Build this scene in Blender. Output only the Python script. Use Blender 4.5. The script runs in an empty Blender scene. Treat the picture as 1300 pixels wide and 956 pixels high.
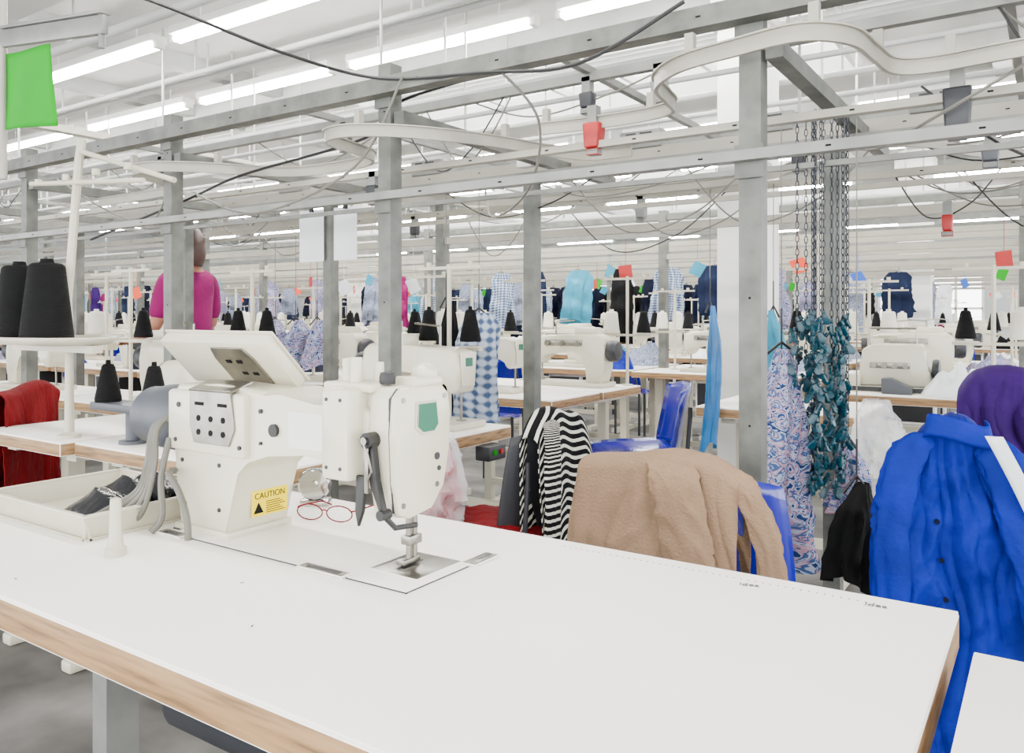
import bpy, bmesh, math, random
from mathutils import Vector, Matrix, noise
R = random.Random(7)
COL = bpy.context.scene.collection
pi = math.pi

# ------------------------------------------------------------------ materials
def nodes_of(m):
    m.use_nodes = True
    nt = m.node_tree
    return nt, nt.nodes['Principled BSDF']

def mat(name, col, rough=.5, metal=0., var=.1, scale=6., bump=0., bscale=40., alpha=1., trans=0., coat=0., emit=0., sheen=0.):
    m = bpy.data.materials.new(name)
    nt, b = nodes_of(m)
    b.inputs['Roughness'].default_value = rough
    b.inputs['Metallic'].default_value = metal
    b.inputs['Alpha'].default_value = alpha
    b.inputs['Transmission Weight'].default_value = trans
    b.inputs['Coat Weight'].default_value = coat
    b.inputs['Sheen Weight'].default_value = sheen
    if rough > .65: b.inputs['Specular IOR Level'].default_value = .15
    tc = nt.nodes.new('ShaderNodeTexCoord')
    n = nt.nodes.new('ShaderNodeTexNoise'); n.inputs['Scale'].default_value = scale; n.inputs['Detail'].default_value = 4
    r = nt.nodes.new('ShaderNodeValToRGB')
    r.color_ramp.elements[0].position = .3; r.color_ramp.elements[1].position = .7
    r.color_ramp.elements[0].color = [max(0, c*(1-var)) for c in col]+[1]
    r.color_ramp.elements[1].color = [min(1, c*(1+var*.6)) for c in col]+[1]
    nt.links.new(tc.outputs['Object'], n.inputs['Vector'])
    nt.links.new(n.outputs['Fac'], r.inputs['Fac'])
    nt.links.new(r.outputs['Color'], b.inputs['Base Color'])
    if bump:
        n2 = nt.nodes.new('ShaderNodeTexNoise'); n2.inputs['Scale'].default_value = bscale; n2.inputs['Detail'].default_value = 3
        bp = nt.nodes.new('ShaderNodeBump'); bp.inputs['Strength'].default_value = bump; bp.inputs['Distance'].default_value = .01
        nt.links.new(tc.outputs['Object'], n2.inputs['Vector'])
        nt.links.new(n2.outputs['Fac'], bp.inputs['Height'])
        nt.links.new(bp.outputs['Normal'], b.inputs['Normal'])
    if emit:
        b.inputs['Emission Color'].default_value = list(col)+[1]
        b.inputs['Emission Strength'].default_value = emit
    return m

def ramp_mat(name, stops, kind='noise', scale=5., rough=.7, vec='Object', mapscale=(1, 1, 1), interp='LINEAR', detail=3, distort=0., bump=0., wdir='Y'):
    m = bpy.data.materials.new(name)
    nt, b = nodes_of(m)
    b.inputs['Roughness'].default_value = rough
    if rough > .65: b.inputs['Specular IOR Level'].default_value = .15
    tc = nt.nodes.new('ShaderNodeTexCoord'); mp = nt.nodes.new('ShaderNodeMapping')
    mp.inputs['Scale'].default_value = mapscale
    nt.links.new(tc.outputs[vec], mp.inputs['Vector'])
    if kind == 'noise':
        t = nt.nodes.new('ShaderNodeTexNoise'); t.inputs['Scale'].default_value = scale
        t.inputs['Detail'].default_value = detail; t.inputs['Distortion'].default_value = distort; out = t.outputs['Fac']
    elif kind == 'wave':
        t = nt.nodes.new('ShaderNodeTexWave'); t.inputs['Scale'].default_value = scale; t.bands_direction = wdir
        t.inputs['Distortion'].default_value = distort; out = t.outputs['Fac']
    nt.links.new(mp.outputs['Vector'], t.inputs['Vector'])
    if kind == 'wave2': pass
    r = nt.nodes.new('ShaderNodeValToRGB'); cr = r.color_ramp; cr.interpolation = interp
    while len(cr.elements) < len(stops): cr.elements.new(.5)
    for e, (p, c) in zip(cr.elements, stops):
        e.position = p; e.color = list(c)+[1]
    nt.links.new(out, r.inputs['Fac']); nt.links.new(r.outputs['Color'], b.inputs['Base Color'])
    if bump:
        bp = nt.nodes.new('ShaderNodeBump'); bp.inputs['Strength'].default_value = bump; bp.inputs['Distance'].default_value = .005
        nt.links.new(out, bp.inputs['Height']); nt.links.new(bp.outputs['Normal'], b.inputs['Normal'])
    return m
def check_mat(name, a, bcol, sc):
    m = bpy.data.materials.new(name); nt, b = nodes_of(m); b.inputs['Roughness'].default_value = .85; b.inputs['Specular IOR Level'].default_value = .15
    tc = nt.nodes.new('ShaderNodeTexCoord'); outs = []
    for d in 'XY':
        t = nt.nodes.new('ShaderNodeTexWave'); t.bands_direction = d; t.inputs['Scale'].default_value = sc; t.inputs['Distortion'].default_value = .6
        nt.links.new(tc.outputs['UV'], t.inputs['Vector']); outs.append(t.outputs['Fac'])
    ad = nt.nodes.new('ShaderNodeMath'); ad.operation = 'AVERAGE' if False else 'ADD'
    nt.links.new(outs[0], ad.inputs[0]); nt.links.new(outs[1], ad.inputs[1])
    hf = nt.nodes.new('ShaderNodeMath'); hf.operation = 'MULTIPLY'; hf.inputs[1].default_value = .5; nt.links.new(ad.outputs[0], hf.inputs[0])
    r = nt.nodes.new('ShaderNodeValToRGB'); r.color_ramp.elements[0].position = .25; r.color_ramp.elements[1].position = .7
    r.color_ramp.elements[0].color = list(a)+[1]; r.color_ramp.elements[1].color = list(bcol)+[1]
    nt.links.new(hf.outputs[0], r.inputs['Fac']); nt.links.new(r.outputs['Color'], b.inputs['Base Color']); return m

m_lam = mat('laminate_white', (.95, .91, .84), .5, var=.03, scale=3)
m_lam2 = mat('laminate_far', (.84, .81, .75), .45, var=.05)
m_wood = ramp_mat('wood_edge', [(.3, (.12, .06, .02)), (.5, (.27, .15, .06)), (.8, (.38, .23, .10))], 'noise', 14, .6, mapscale=(.5, 1, 7), detail=6, bump=.2)
m_cream = mat('cream_enamel', (.58, .545, .42), .3, var=.03, coat=.3)
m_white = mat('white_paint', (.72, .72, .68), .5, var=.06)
m_offwhite = mat('offwhite_plastic', (.50, .465, .36), .4, var=.06)
m_post = mat('grey_painted_steel', (.10, .103, .090), .5, .1, var=.4, scale=14, bump=.1)
m_rail = mat('light_grey_rail', (.17, .172, .158), .4, .2, var=.25, scale=10)
m_alu = mat('aluminium_track', (.30, .285, .235), .4, .1, var=.12)
m_steel = mat('brushed_steel', (.27, .255, .225), .28, 1., var=.25, scale=30)
m_chrome = mat('chrome', (.6, .6, .6), .1, 1., var=.03)
m_black = mat('black_plastic', (.003, .003, .0035), .5, var=.3)
m_thread = ramp_mat('black_thread', [(.2, (.0010, .0010, .0012)), (.8, (.0035, .0035, .004))], 'wave', 60, .8, distort=.3, bump=.3, wdir='Z')
m_threadw = mat('white_thread', (.66, .63, .54), .8, bump=.3, bscale=120)
m_darkgrey = mat('dark_grey_plastic', (.010, .011, .015), .5)
m_grey = mat('grey_plastic', (.05, .055, .068), .5)
m_green = mat('green_badge', (0., .10, .05), .5, var=.05)
m_flag = mat('green_flag_cloth', (.0, .26, .004), .75, var=.08)
m_yellow = mat('yellow_sticker', (.88, .66, .0), .7, var=.03)
m_ink = mat('black_ink', (.002, .002, .002), .7)
m_red = mat('red_plastic', (.30, .002, .002), .5)
m_redcloth = mat('red_cloth', (.13, .0005, .003), .85, bump=.4, bscale=60)
m_bluep = mat('blue_plastic', (.0015, .003, .25), .2, coat=.5, bump=.2, bscale=14)
m_royal = mat('royal_blue_cloth', (.0008, .009, .21), .7, var=.3, scale=9, bump=.2, bscale=90)
m_tan = mat('tan_cloth', (.225, .145, .09), .9, var=.12, scale=8, bump=.35, bscale=160)
m_purple = mat('purple_cloth', (.024, .003, .08), .75, bump=.3)
m_magenta = mat('magenta_cloth', (.18, .002, .075), .7, bump=.3)
m_navy = mat('navy_cloth', (.002, .0035, .014), .85, var=.4)
m_blackc = mat('black_cloth', (.002, .002, .0025), .85, var=.4)
m_satin = mat('turquoise_satin', (.001, .12, .34), .4, var=.3)
m_cyan = mat('cyan_cloth', (.01, .22, .34), .6, var=.2)
m_turq = mat('turquoise_clip_plastic', (.0, .036, .055), .35, var=.4)
m_stripe = ramp_mat('striped_knit', [(0, (.002, .002, .0025)), (.66, (.58, .56, .48))], 'wave', 11., .85, vec='UV', interp='CONSTANT')
def patt(name, cols, sc):
    return ramp_mat(name, [(0, cols[0]), (.36, cols[1]), (.43, cols[2]), (.5, cols[3]), (.56, cols[1]), (.64, cols[0])], 'noise', sc, .8, vec='UV', interp='CONSTANT', detail=2, distort=1.6)
m_floral = patt('blue_paisley_cloth', [(.012, .03, .11), (.30, .34, .46), (.04, .08, .20), (.36, .20, .26)], 30)
m_floral2 = patt('grey_blue_paisley_cloth', [(.03, .055, .13), (.30, .34, .42), (.07, .11, .20), (.26, .24, .32)], 34)
m_check = check_mat('blue_grey_check_cloth', (.045, .075, .15), (.36, .42, .52), 9)
m_film = mat('clear_plastic_film', (.9, .92, .95), .12, alpha=.30, var=.02)
m_pink = mat('pink_cloth', (.40, .05, .06), .8)
m_lace = mat('black_lace', (.0015, .0015, .0015), .75, var=.3)
m_paper = mat('white_paper', (.72, .74, .76), .7, var=.03)
m_orange = mat('orange_card', (.70, .055, .003), .6)
m_bluecard = mat('blue_card', (.003, .07, .42), .6)
m_tube = mat('lamp_tube_glow', (1., .98, .94), .5, emit=130)
m_ceil = mat('ceiling_board', (.56, .555, .535), .8, var=.10, scale=1.5)
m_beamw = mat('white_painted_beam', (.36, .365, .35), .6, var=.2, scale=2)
m_wall = mat('white_wall', (.45, .47, .48), .8, var=.08, scale=1)
m_skin = mat('skin', (.32, .13, .08), .6)
m_hair = mat('auburn_hair', (.03, .005, .002), .5)
m_denim = mat('dark_denim', (.005, .010, .032), .8)
m_lens = mat('clear_lens', (.95, .96, .97), .03, alpha=.12)
m_cable = mat('grey_cable', (.12, .115, .095), .5)
m_chain = mat('dark_chain_metal', (.02, .024, .034), .4, .7)
m_floor = ramp_mat('concrete_floor', [(.25, (.04, .038, .036)), (.5, (.10, .096, .09)), (.8, (.21, .20, .19))], 'noise', 3.5, .6, detail=8, bump=.1)

# ------------------------------------------------------------------ mesh builder
class M:
    def __init__(s):
        s.bm = bmesh.new(); s.mi = 0; s.uv = s.bm.loops.layers.uv.new('UVMap')
    def at(s, i): s.mi = i; return s
    def add(s, verts, faces):
        vs = [s.bm.verts.new(v) for v in verts]
        out = []
        for f in faces:
            try:
                fc = s.bm.faces.new([vs[i] for i in f]); fc.material_index = s.mi; out.append(fc)
            except ValueError: pass
        return vs, out
    def _bev(s, vs, bev, seg=2):
        if bev > 0:
            es = set(e for v in vs for e in v.link_edges)
            bmesh.ops.bevel(s.bm, geom=list(es), offset=bev, segments=seg, profile=.5, affect='EDGES', clamp_overlap=True)
    def box(s, c, size, rot=None, bev=0., seg=2):
        mtx = rot.to_4x4() if rot else Matrix()
        vs = []
        for dx in (-.5, .5):
            for dy in (-.5, .5):
                for dz in (-.5, .5):
                    vs.append(Vector(c) + (mtx @ Vector((dx*size[0], dy*size[1], dz*size[2]))))
        v, f = s.add(vs, [(0, 1, 3, 2), (4, 6, 7, 5), (0, 4, 5, 1), (2, 3, 7, 6), (0, 2, 6, 4), (1, 5, 7, 3)])
        s._bev(v, bev, seg); return s
    def bx(s, x0, x1, y0, y1, z0, z1, bev=0.):
        return s.box(((x0+x1)/2, (y0+y1)/2, (z0+z1)/2), (x1-x0, y1-y0, z1-z0), None, bev)
    def prism(s, poly, axis, a, b, bev=0., seg=3):
        def P(u, v, w):
            return {'x': (w, u, v), 'y': (u, w, v), 'z': (u, v, w)}[axis]
        n = len(poly)
        vs = [P(u, v, a) for u, v in poly]+[P(u, v, b) for u, v in poly]
        fs = [tuple(range(n)), tuple(range(2*n-1, n-1, -1))]+[(i, (i+1) % n, n+(i+1) % n, n+i) for i in range(n)]
        v, f = s.add(vs, fs); s._bev(v, bev, seg); return s
    def rings(s, rings, closed=True, caps=True):
        n = len(rings[0]); vs = [p for r in rings for p in r]; fs = []
        for i in range(len(rings)-1):
            for j in range(n if closed else n-1):
                k = (j+1) % n
                fs.append((i*n+j, i*n+k, (i+1)*n+k, (i+1)*n+j))
        if caps and closed:
            fs.append(tuple(range(n-1, -1, -1))); fs.append(tuple((len(rings)-1)*n+j for j in range(n)))
        s.add(vs, fs); return s
    def cyl(s, p0, p1, r0, r1=None, seg=14):
        return s.tube([p0, p1], [r0, r0 if r1 is None else r1], seg)
    def tube(s, pts, r, seg=6, caps=True):
        pts = [Vector(p) for p in pts]; rs = r if isinstance(r, (list, tuple)) else [r]*len(pts)
        rings = []; prev = None
        for i, p in enumerate(pts):
            t = (pts[min(i+1, len(pts)-1)]-pts[max(i-1, 0)])
            if t.length < 1e-9: t = Vector((0, 0, 1))
            t.normalize()
            if prev is None:
                a = Vector((0, 0, 1)) if abs(t.z) < .9 else Vector((1, 0, 0))
                n = t.cross(a).normalized()
            else:
                n = (prev-t*prev.dot(t)); n = n.normalized() if n.length > 1e-6 else prev
            prev = n; b = t.cross(n)
            rings.append([p+(n*math.cos(2*pi*j/seg)+b*math.sin(2*pi*j/seg))*rs[i] for j in range(seg)])
        return s.rings(rings, True, caps)
    def lathe(s, prof, o=(0, 0, 0), axis='z', seg=24):
        rings = []
        for r, h in prof:
            ring = []
            for j in range(seg):
                c, d = r*math.cos(2*pi*j/seg), r*math.sin(2*pi*j/seg)
                v = {'z': (c, d, h), 'x': (h, c, d), 'y': (c, h, d)}[axis]
                ring.append(Vector(o)+Vector(v))
            rings.append(ring)
        return s.rings(rings)
    def ribbon(s, pts, h, t):
        pts = [Vector(p) for p in pts]; rings = []
        for i, p in enumerate(pts):
            d = pts[min(i+1, len(pts)-1)]-pts[max(i-1, 0)]; d.normalize()
            n = Vector((-d.y, d.x, 0)).normalized()
            u = Vector((0, 0, 1))
            rings.append([p+n*t/2+u*h/2, p-n*t/2+u*h/2, p-n*t/2-u*h/2, p+n*t/2-u*h/2])
        return s.rings(rings)
    def grid(s, fn, nu, nv, lu=1., lv=1., closed=False):
        vs = [[s.bm.verts.new(fn(i/nu, j/nv)) for i in range(nu if closed else nu+1)] for j in range(nv+1)]
        for j in range(nv):
            for i in range(nu):
                i2 = (i+1) % nu if closed else i+1
                f = s.bm.faces.new([vs[j][i], vs[j][i2], vs[j+1][i2], vs[j+1][i]])
                f.material_index = s.mi
                for l, (a, b) in zip(f.loops, [(i, j), (i+1, j), (i+1, j+1), (i, j+1)]):
                    l[s.uv].uv = (a/nu*lu, b/nv*lv)
        return s
    def done(s, name, mats, ang=38, recalc=True):
        if recalc: bmesh.ops.recalc_face_normals(s.bm, faces=s.bm.faces)
        for f in s.bm.faces: f.smooth = True
        me = bpy.data.meshes.new(name); s.bm.to_mesh(me); s.bm.free()
        me.set_sharp_from_angle(angle=math.radians(ang))
        for x in (mats if isinstance(mats, (list, tuple)) else [mats]): me.materials.append(x)
        return me

def thing(name, label, cat, mesh=None, loc=(0, 0, 0), rz=0., group=None, kind=None):
    o = bpy.data.objects.new(name, mesh)
    COL.objects.link(o); o.location = loc; o.rotation_euler = (0, 0, rz)
    if mesh is None: o.empty_display_size = .1
    o['label'] = label; o['category'] = cat
    if group: o['group'] = group
    if kind: o['kind'] = kind
    return o
def part(root, name, mesh, loc=(0, 0, 0), rot=(0, 0, 0), label=None):
    o = bpy.data.objects.new(name, mesh); COL.objects.link(o)
    o.parent = root; o.location = loc; o.rotation_euler = rot
    if label: o['label'] = label
    return o
def struct(name, mesh, loc=(0, 0, 0)):
    o = bpy.data.objects.new(name, mesh); COL.objects.link(o); o.location = loc; o['kind'] = 'structure'
    o['label'] = 'part of the white factory hall shell'; return o
def dup(root, loc, rz=None, label=None, scale=None):
    def cp(o, par):
        n = o.copy(); COL.objects.link(n)
        if par is not None: n.parent = par
        for c in o.children: cp(c, n)
        return n
    n = cp(root, None); n.location = loc
    if rz is not None: n.rotation_euler = (0, 0, rz)
    if label: n['label'] = label
    if scale: n.scale = scale
    return n
def smooth_path(pts, n=8):
    P = [Vector(p) for p in pts]; out = []
    for i in range(len(P)-1):
        a, b, c, d = P[max(i-1, 0)], P[i], P[i+1], P[min(i+2, len(P)-1)]
        for k in range(n):
            t = k/n
            out.append(.5*((2*b)+(c-a)*t+(2*a-5*b+4*c-d)*t*t+(3*b-a-3*c+d)*t**3))
    out.append(P[-1]); return out
def subsurf(o, lv=1):
    md = o.modifiers.new('sub', 'SUBSURF'); md.levels = lv; md.render_levels = lv
def solid(o, t):
    md = o.modifiers.new('thick', 'SOLIDIFY'); md.thickness = t; md.offset = 0
def text_mesh(s, size, mt, ext=.0003):
    cu = bpy.data.curves.new('t', 'FONT'); cu.body = s; cu.size = size; cu.extrude = ext
    o = bpy.data.objects.new('t', cu); COL.objects.link(o)
    bpy.context.view_layer.update()
    me = bpy.data.meshes.new_from_object(o.evaluated_get(bpy.context.evaluated_depsgraph_get()))
    bpy.data.objects.remove(o); me.materials.clear(); me.materials.append(mt); return me
def channel(w, t): return [(-w, -w), (w, -w), (w, w), (w-t, w), (w-t, -w+t), (-w+t, -w+t), (-w+t, w), (-w, w)]

# ------------------------------------------------------------------ room shell
ZC = 3.1
m = M()
m.bx(-18, 5, -3, 20, -.1, 0)
struct('floor', m.done('floor', m_floor))
holes = [(-5.2, -1.2, 4.9, 6.7), (-10.5, -2.0, 8.8, 10.6), (-13, -1, 12.6, 14.2)]
m = M()
xs = sorted({-18, 5}|{h[0] for h in holes}|{h[1] for h in holes}); ys = sorted({-3, 20}|{h[2] for h in holes}|{h[3] for h in holes})
for i in range(len(xs)-1):
    for j in range(len(ys)-1):
        cx, cy = (xs[i]+xs[i+1])/2, (ys[j]+ys[j+1])/2
        if not any(h[0] < cx < h[1] and h[2] < cy < h[3] for h in holes):
            m.bx(xs[i], xs[i+1], ys[j], ys[j+1], ZC, ZC+.02)
struct('ceiling', m.done('ceiling', m_ceil))
for k, h in enumerate(holes):
    m = M(); e = .05
    for a, b, c, d in ((h[0]-.01, h[1]+.01, h[2]+.01, h[2]+e), (h[0]-.01, h[1]+.01, h[3]-e, h[3]-.01), (h[0]+.01, h[0]+e, h[2]+e, h[3]-e), (h[1]-e, h[1]-.01, h[2]+e, h[3]-e)):
        m.bx(a, b, c, d, ZC-.06, ZC+.22)
    x = h[0]+.7
    while x < h[1]-.1:
        m.bx(x-.02, x+.02, h[2]+e, h[3]-e, ZC+.12, ZC+.18); x += .7
    m.bx(h[0]+e, h[1]-e, (h[2]+h[3])/2-.03, (h[2]+h[3])/2+.03, ZC+.1, ZC+.2)
    struct('window_%d' % (k+1), m.done('skylight', m_white))
m = M(); m.bx(-18, 5, 19.5, 19.6, 0, .8); m.bx(-18, 5, 19.5, 19.6, 2.3, 3.1)
wins = [(-15, -13.6), (-11, -9.6), (-7, -5.6), (-3.2, -1.2)]
edges = [-18]+[v for w in wins for v in w]+[5]
for i in range(0, len(edges), 2): m.bx(edges[i], edges[i+1], 19.5, 19.6, .8, 2.3)
struct('wall_back', m.done('wall_back', m_wall))
for k, (a, b) in enumerate(wins):
    m = M()
    for q in range(5):
        xx = a+(b-a)*q/4; m.bx(xx-.025, xx+.025, 19.46, 19.52, .8, 2.3)
    for z in (.8, 1.3, 1.8, 2.3): m.bx(a, b, 19.46, 19.52, z-.025, z+.025)
    struct('window_%d' % (k+4), m.done('wall_window', m_white))
m = M(); m.bx(-18.1, -18, -3, 19.6, 0, 3.1); struct('wall_left', m.done('wall_left', m_wall))
for k, y in enumerate([2.2, 4.6, 7.6, 11.4, 15.0]):
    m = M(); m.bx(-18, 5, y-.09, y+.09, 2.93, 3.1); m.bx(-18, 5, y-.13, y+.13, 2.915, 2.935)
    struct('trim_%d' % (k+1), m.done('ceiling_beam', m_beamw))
for k, x in enumerate([-15, -12, -9.2, -6.6, -.3, -5.4]):
    m = M()
    m.bx(x-.06, x+.06, -3, 4.8 if x > -6 and x < -1 else 19.5, 2.99, 3.1)
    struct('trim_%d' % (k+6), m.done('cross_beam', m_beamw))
for y, z, r in [(2.6, 2.82, .03), (3.45, 2.86, .02), (3.55, 2.86, .02), (4.72, 2.8, .035), (3.2, 2.15, .012), (3.75, 2.45, .018), (3.95, 2.10, .015), (4.4, 2.30, .015), (4.9, 2.55, .02), (5.3, 2.2, .02), (5.9, 2.35, .02), (6.9, 2.8, .05), (7.3, 2.15, .02), (8.2, 2.8, .03), (8.4, 2.3, .025), (10.2, 2.4, .03), (12.0, 2.75, .05)]:
    m = M(); m.cyl((-17.9, y, z), (4, y, z), r, seg=10)
    xx = -17.
    while xx < 3: m.bx(xx-.006, xx+.006, y-.006, y+.006, z, 3.1); xx += 2.
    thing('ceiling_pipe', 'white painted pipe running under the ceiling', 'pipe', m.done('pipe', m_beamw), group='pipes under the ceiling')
for x, z in ((-6.4, 2.58), (.15, 2.5)):
    m = M(); m.prism([(x-.05, z+.05), (x-.05, z), (x+.05, z), (x+.05, z+.05), (x+.045, z+.05), (x+.045, z+.006), (x-.045, z+.006), (x-.045, z+.05)], 'y', 0, 12)
    for y in range(1, 12, 2): m.bx(x-.005, x+.005, y-.005, y+.005, z+.005, 3.09)
    thing('cable_tray', 'long metal cable tray suspended under the ceiling', 'cable tray', m.done('ctray', m_alu), group='cable trays')

def column(x, y, w, lab):
    m = M(); m.bx(-w/2, w/2, -w/2, w/2, 0, 3.0, .01); m.bx(-w/2-.03, w/2+.03, -w/2-.03, w/2+.03, 2.75, 2.93, .01)
    thing('column', lab, 'column', m.done('column', m_white), (x, y, 0))
column(-1.42, 4.50, .27, 'square white painted structural column behind a grey post')
column(-1.27, 10.05, .33, 'square white painted column among the machine rows')
column(-8.2, 8.35, .3, 'square white painted column among the machine rows')

# ------------------------------------------------------------------ ceiling lamps
m = M(); m.bx(-.75, .75, -.06, .06, .02, .07, .008); m.bx(-.77, -.73, -.03, .03, -.02, .03); m.bx(.73, .77, -.03, .03, -.02, .03)
m.cyl((-.5, 0, .06), (-.5, 0, .2), .006, seg=6); m.cyl((.5, 0, .06), (.5, 0, .2), .006, seg=6)
hous = m.done('lamp_housing', m_white)
m = M(); m.cyl((-.73, -.022, 0), (.73, -.022, 0), .016, seg=8); m.cyl((-.73, .022, 0), (.73, .022, 0), .016, seg=8)
tub = m.done('lamp_tube', m_tube)
lamp0 = None
for y, xa, xb in [(1.2, -1.5, .8), (3.0, -8, -3.0), (4.0, -10, -.8), (5.0, -12, .2), (7.1, -15, .2), (9.0, -16.5, 0), (11.2, -16.5, 0), (13.4+1, -16.5, 0), (16.8, -16.5, 0)]:
    x = xb
    while x > xa:
        if lamp0 is None:
            lamp0 = thing('ceiling_lamp', 'lit twin-tube fluorescent lamp hung under the ceiling', 'lamp', None, (x-.8, y, 2.88), group='fluorescent ceiling lamps')
            part(lamp0, 'lamp_housing', hous); part(lamp0, 'lamp_tube', tub)
        else: dup(lamp0, (x-.8, y, 2.88))
        x -= 1.68 if y < 6 else 2.1

# ------------------------------------------------------------------ overhead frame (near)
PX = [-.588-1.155*k for k in range(-1, 9)]
w = .026
m = M(); m.prism(channel(w, .005), 'z', 0, 1.95, 0)
m.bx(-.05, .05, -.05, .05, 0, .008)
for z in (1.50, 1.83): m.bx(-.034, .034, -.036, -w-.0005, z-.02, z+.06, .002)
for z in [.3*i+.3 for i in range(6)]: m.at(1).cyl((0, -w-.001, z), (0, -w+.002, z), .003, seg=8)
postm = m.done('post', [m_post, m_ink])
m = M(); m.prism(channel(w, .005), 'z', 0, 1.69); m.bx(-.05, .05, -.05, .05, 0, .008)
postm2 = m.done('post_low', m_post)
for x in PX:
    if x < .6:
        thing('steel_post', 'grey painted steel channel post holding the overhead rails', 'post', postm, (x, 1.9, 0), group='grey frame posts')
        if x < 0: thing('steel_post', 'shorter grey painted steel channel post holding a rail', 'post', postm2, (x, 2.74, 0), group='grey frame posts')
def rail(x0, x1, y, z, h, t, lab, mt=None, slots=True):
    m = M(); L = x1-x0; k = .004
    m.prism([(-t/2, -h/2), (t/2, -h/2), (t/2, -h/2+k), (-t/2+k, -h/2+k), (-t/2+k, h/2-k), (t/2, h/2-k), (t/2, h/2), (-t/2, h/2)], 'x', 0, L)
    m.at(1)
    if slots:
        s = .1
        while s < L: m.bx(s, s+.012, -t/2-.0012, -t/2, -.002, .002); s += .29
    return thing('overhead_rail', lab, 'rail', m.done('rail', [mt or m_rail, m_ink]), (x0, y, z), group='overhead rails')
rail(-9.5, 1.2, 1.845, 1.865, .05, .05, 'grey steel channel beam on top of the posts', m_post)
rail(-9.5, 1.2, 1.85, 1.53, .024, .03, 'slotted light grey steel rail fixed to the posts')
rail(-9.5, 1.2, 2.74, 1.715, .04, .05, 'grey steel channel rail on the shorter posts')
rail(-9.5, 1.2, 2.1, 1.66, .02, .03, 'thin light grey rail running under the frame', m_alu)
rail(-9.5, 1.2, 3.36, 1.70, .03, .03, 'thin white conduit rail above the sewing tables', m_alu)
rail(-9.5, 1.2, 2.95, 1.80, .045, .05, 'white painted channel rail with electrical cabling', m_alu)
rail(-9.5, 1.2, 2.45, 1.60, .016, .02, 'thin light grey rail running under the frame', m_rail, False)
rail(-9.5, 1.2, 3.1, 1.62, .02, .02, 'thin light grey rail running under the frame', m_alu, False)
rail(-9.5, 1.2, 2.3, 1.93, .03, .03, 'thin light grey rail running above the frame', m_rail, False)
rail(-9.5, 1.2, 3.6, 1.98, .04, .04, 'grey steel rail running above the frame', m_rail, False)
rail(-9.5, 1.2, 4.3, 2.05, .07, .05, 'white painted channel rail with electrical cabling', m_alu, False)
for x in PX:
    if x < 0:
        m = M(); m.bx(-.020, .020, 0, 1.46, -.02, .02)
        thing('cross_rail', 'grey steel cross rail joining the two rows of posts', 'rail', m.done('cross_rail', m_post), (x+.055, 1.88, 1.775), group='grey cross rails')
        m = M(); m.bx(-.012, .012, 0, 2.2, -.012, .012)
        thing('cross_rail', 'thin light cross rail over the frame', 'rail', m.done('cross_rail', m_rail), (x+.5, 2.1, 1.95), group='grey cross rails')

t1 = [(.9, 1.95, 1.725), (.3, 2.0, 1.725), (-.05, 2.02, 1.725), (-.22, 2.04, 1.725), (-.30, 2.0, 1.725), (-.32, 1.88, 1.725), (-.34, 1.74, 1.725), (-.42, 1.66, 1.725), (-.56, 1.68, 1.725), (-.70, 1.72, 1.725), (-.80, 1.82, 1.725), (-.83, 1.95, 1.725), (-.86, 2.06, 1.725), (-.97, 2.1, 1.725), (-1.15, 2.1, 1.725), (-1.3, 2.08, 1.725)]
t2 = [(-1.15, 2.42, 1.70), (-1.3, 2.40, 1.70), (-1.38, 2.25, 1.70), (-1.45, 2.03, 1.70), (-1.58, 1.80, 1.70), (-1.72, 1.69, 1.70), (-1.84, 1.72, 1.70), (-1.88, 1.86, 1.70), (-1.93, 2.02, 1.70), (-2.1, 2.08, 1.70), (-2.4, 2.05, 1.70), (-2.6, 1.80, 1.70), (-2.75, 1.70, 1.70), (-2.9, 1.74, 1.70), (-3.0, 1.95, 1.70), (-3.2, 2.08, 1.70), (-3.8, 2.1, 1.70)]
t3 = [(.9, 3.5, 1.72), (.1, 3.45, 1.72), (-.2, 3.2, 1.72), (-.35, 2.9, 1.72), (-.6, 2.85, 1.72), (-.8, 3.1, 1.72), (-1.1, 3.3, 1.72), (-2.2, 3.3, 1.72), (-2.5, 3.0, 1.72), (-2.8, 2.95, 1.72), (-3.1, 3.3, 1.72), (-4.6, 3.3, 1.72)]
for t in (t1, t2, t3):
    m = M(); sp = smooth_path(t); m.ribbon(sp, .033, .010); m.ribbon([p+Vector((0, 0, .0185)) for p in sp], .004, .024)
    for p in sp[6::16]: m.bx(p.x-.01, p.x+.01, p.y-.01, p.y+.01, p.z+.018, p.z+.06)
    thing('curved_track', 'cream aluminium busbar track with S-shaped bends', 'track', m.done('track', m_alu), group='curved overhead tracks')

def hangbox(name, lab, cat, loc, col, size=(.05, .05, .09)):
    m = M(); a, b, c = size
    m.prism([(-a/2, 0), (a/2, 0), (a/2*.8, -c), (-a/2*.8, -c)], 'y', -b/2, b/2, .006)
    m.at(1).bx(-.015, .015, -.015, .015, 0, .05); m.bx(-.02, .02, -.015, .015, -c-.02, -c, .003)
    thing(name, lab, cat, m.done(name, [col, m_rail]), loc)
hangbox('hanging_socket', 'red plastic power plug hanging under the rail', 'socket', (-1.12, 2.1, 1.725), m_red, (.055, .05, .075))
hangbox('hanging_socket', 'dark socket box hanging under the rail', 'socket', (-2.0, 2.1, 1.62), m_darkgrey, (.05, .05, .05))
hangbox('hanging_socket', 'dark trolley box hanging from the rail', 'socket', (-.18, 2.1, 1.68), m_darkgrey, (.06, .05, .10))
hangbox('hanging_socket', 'small red plug on a far rail', 'socket', (-.32, 3.36, 1.53), m_red, (.04, .04, .06))
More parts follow.
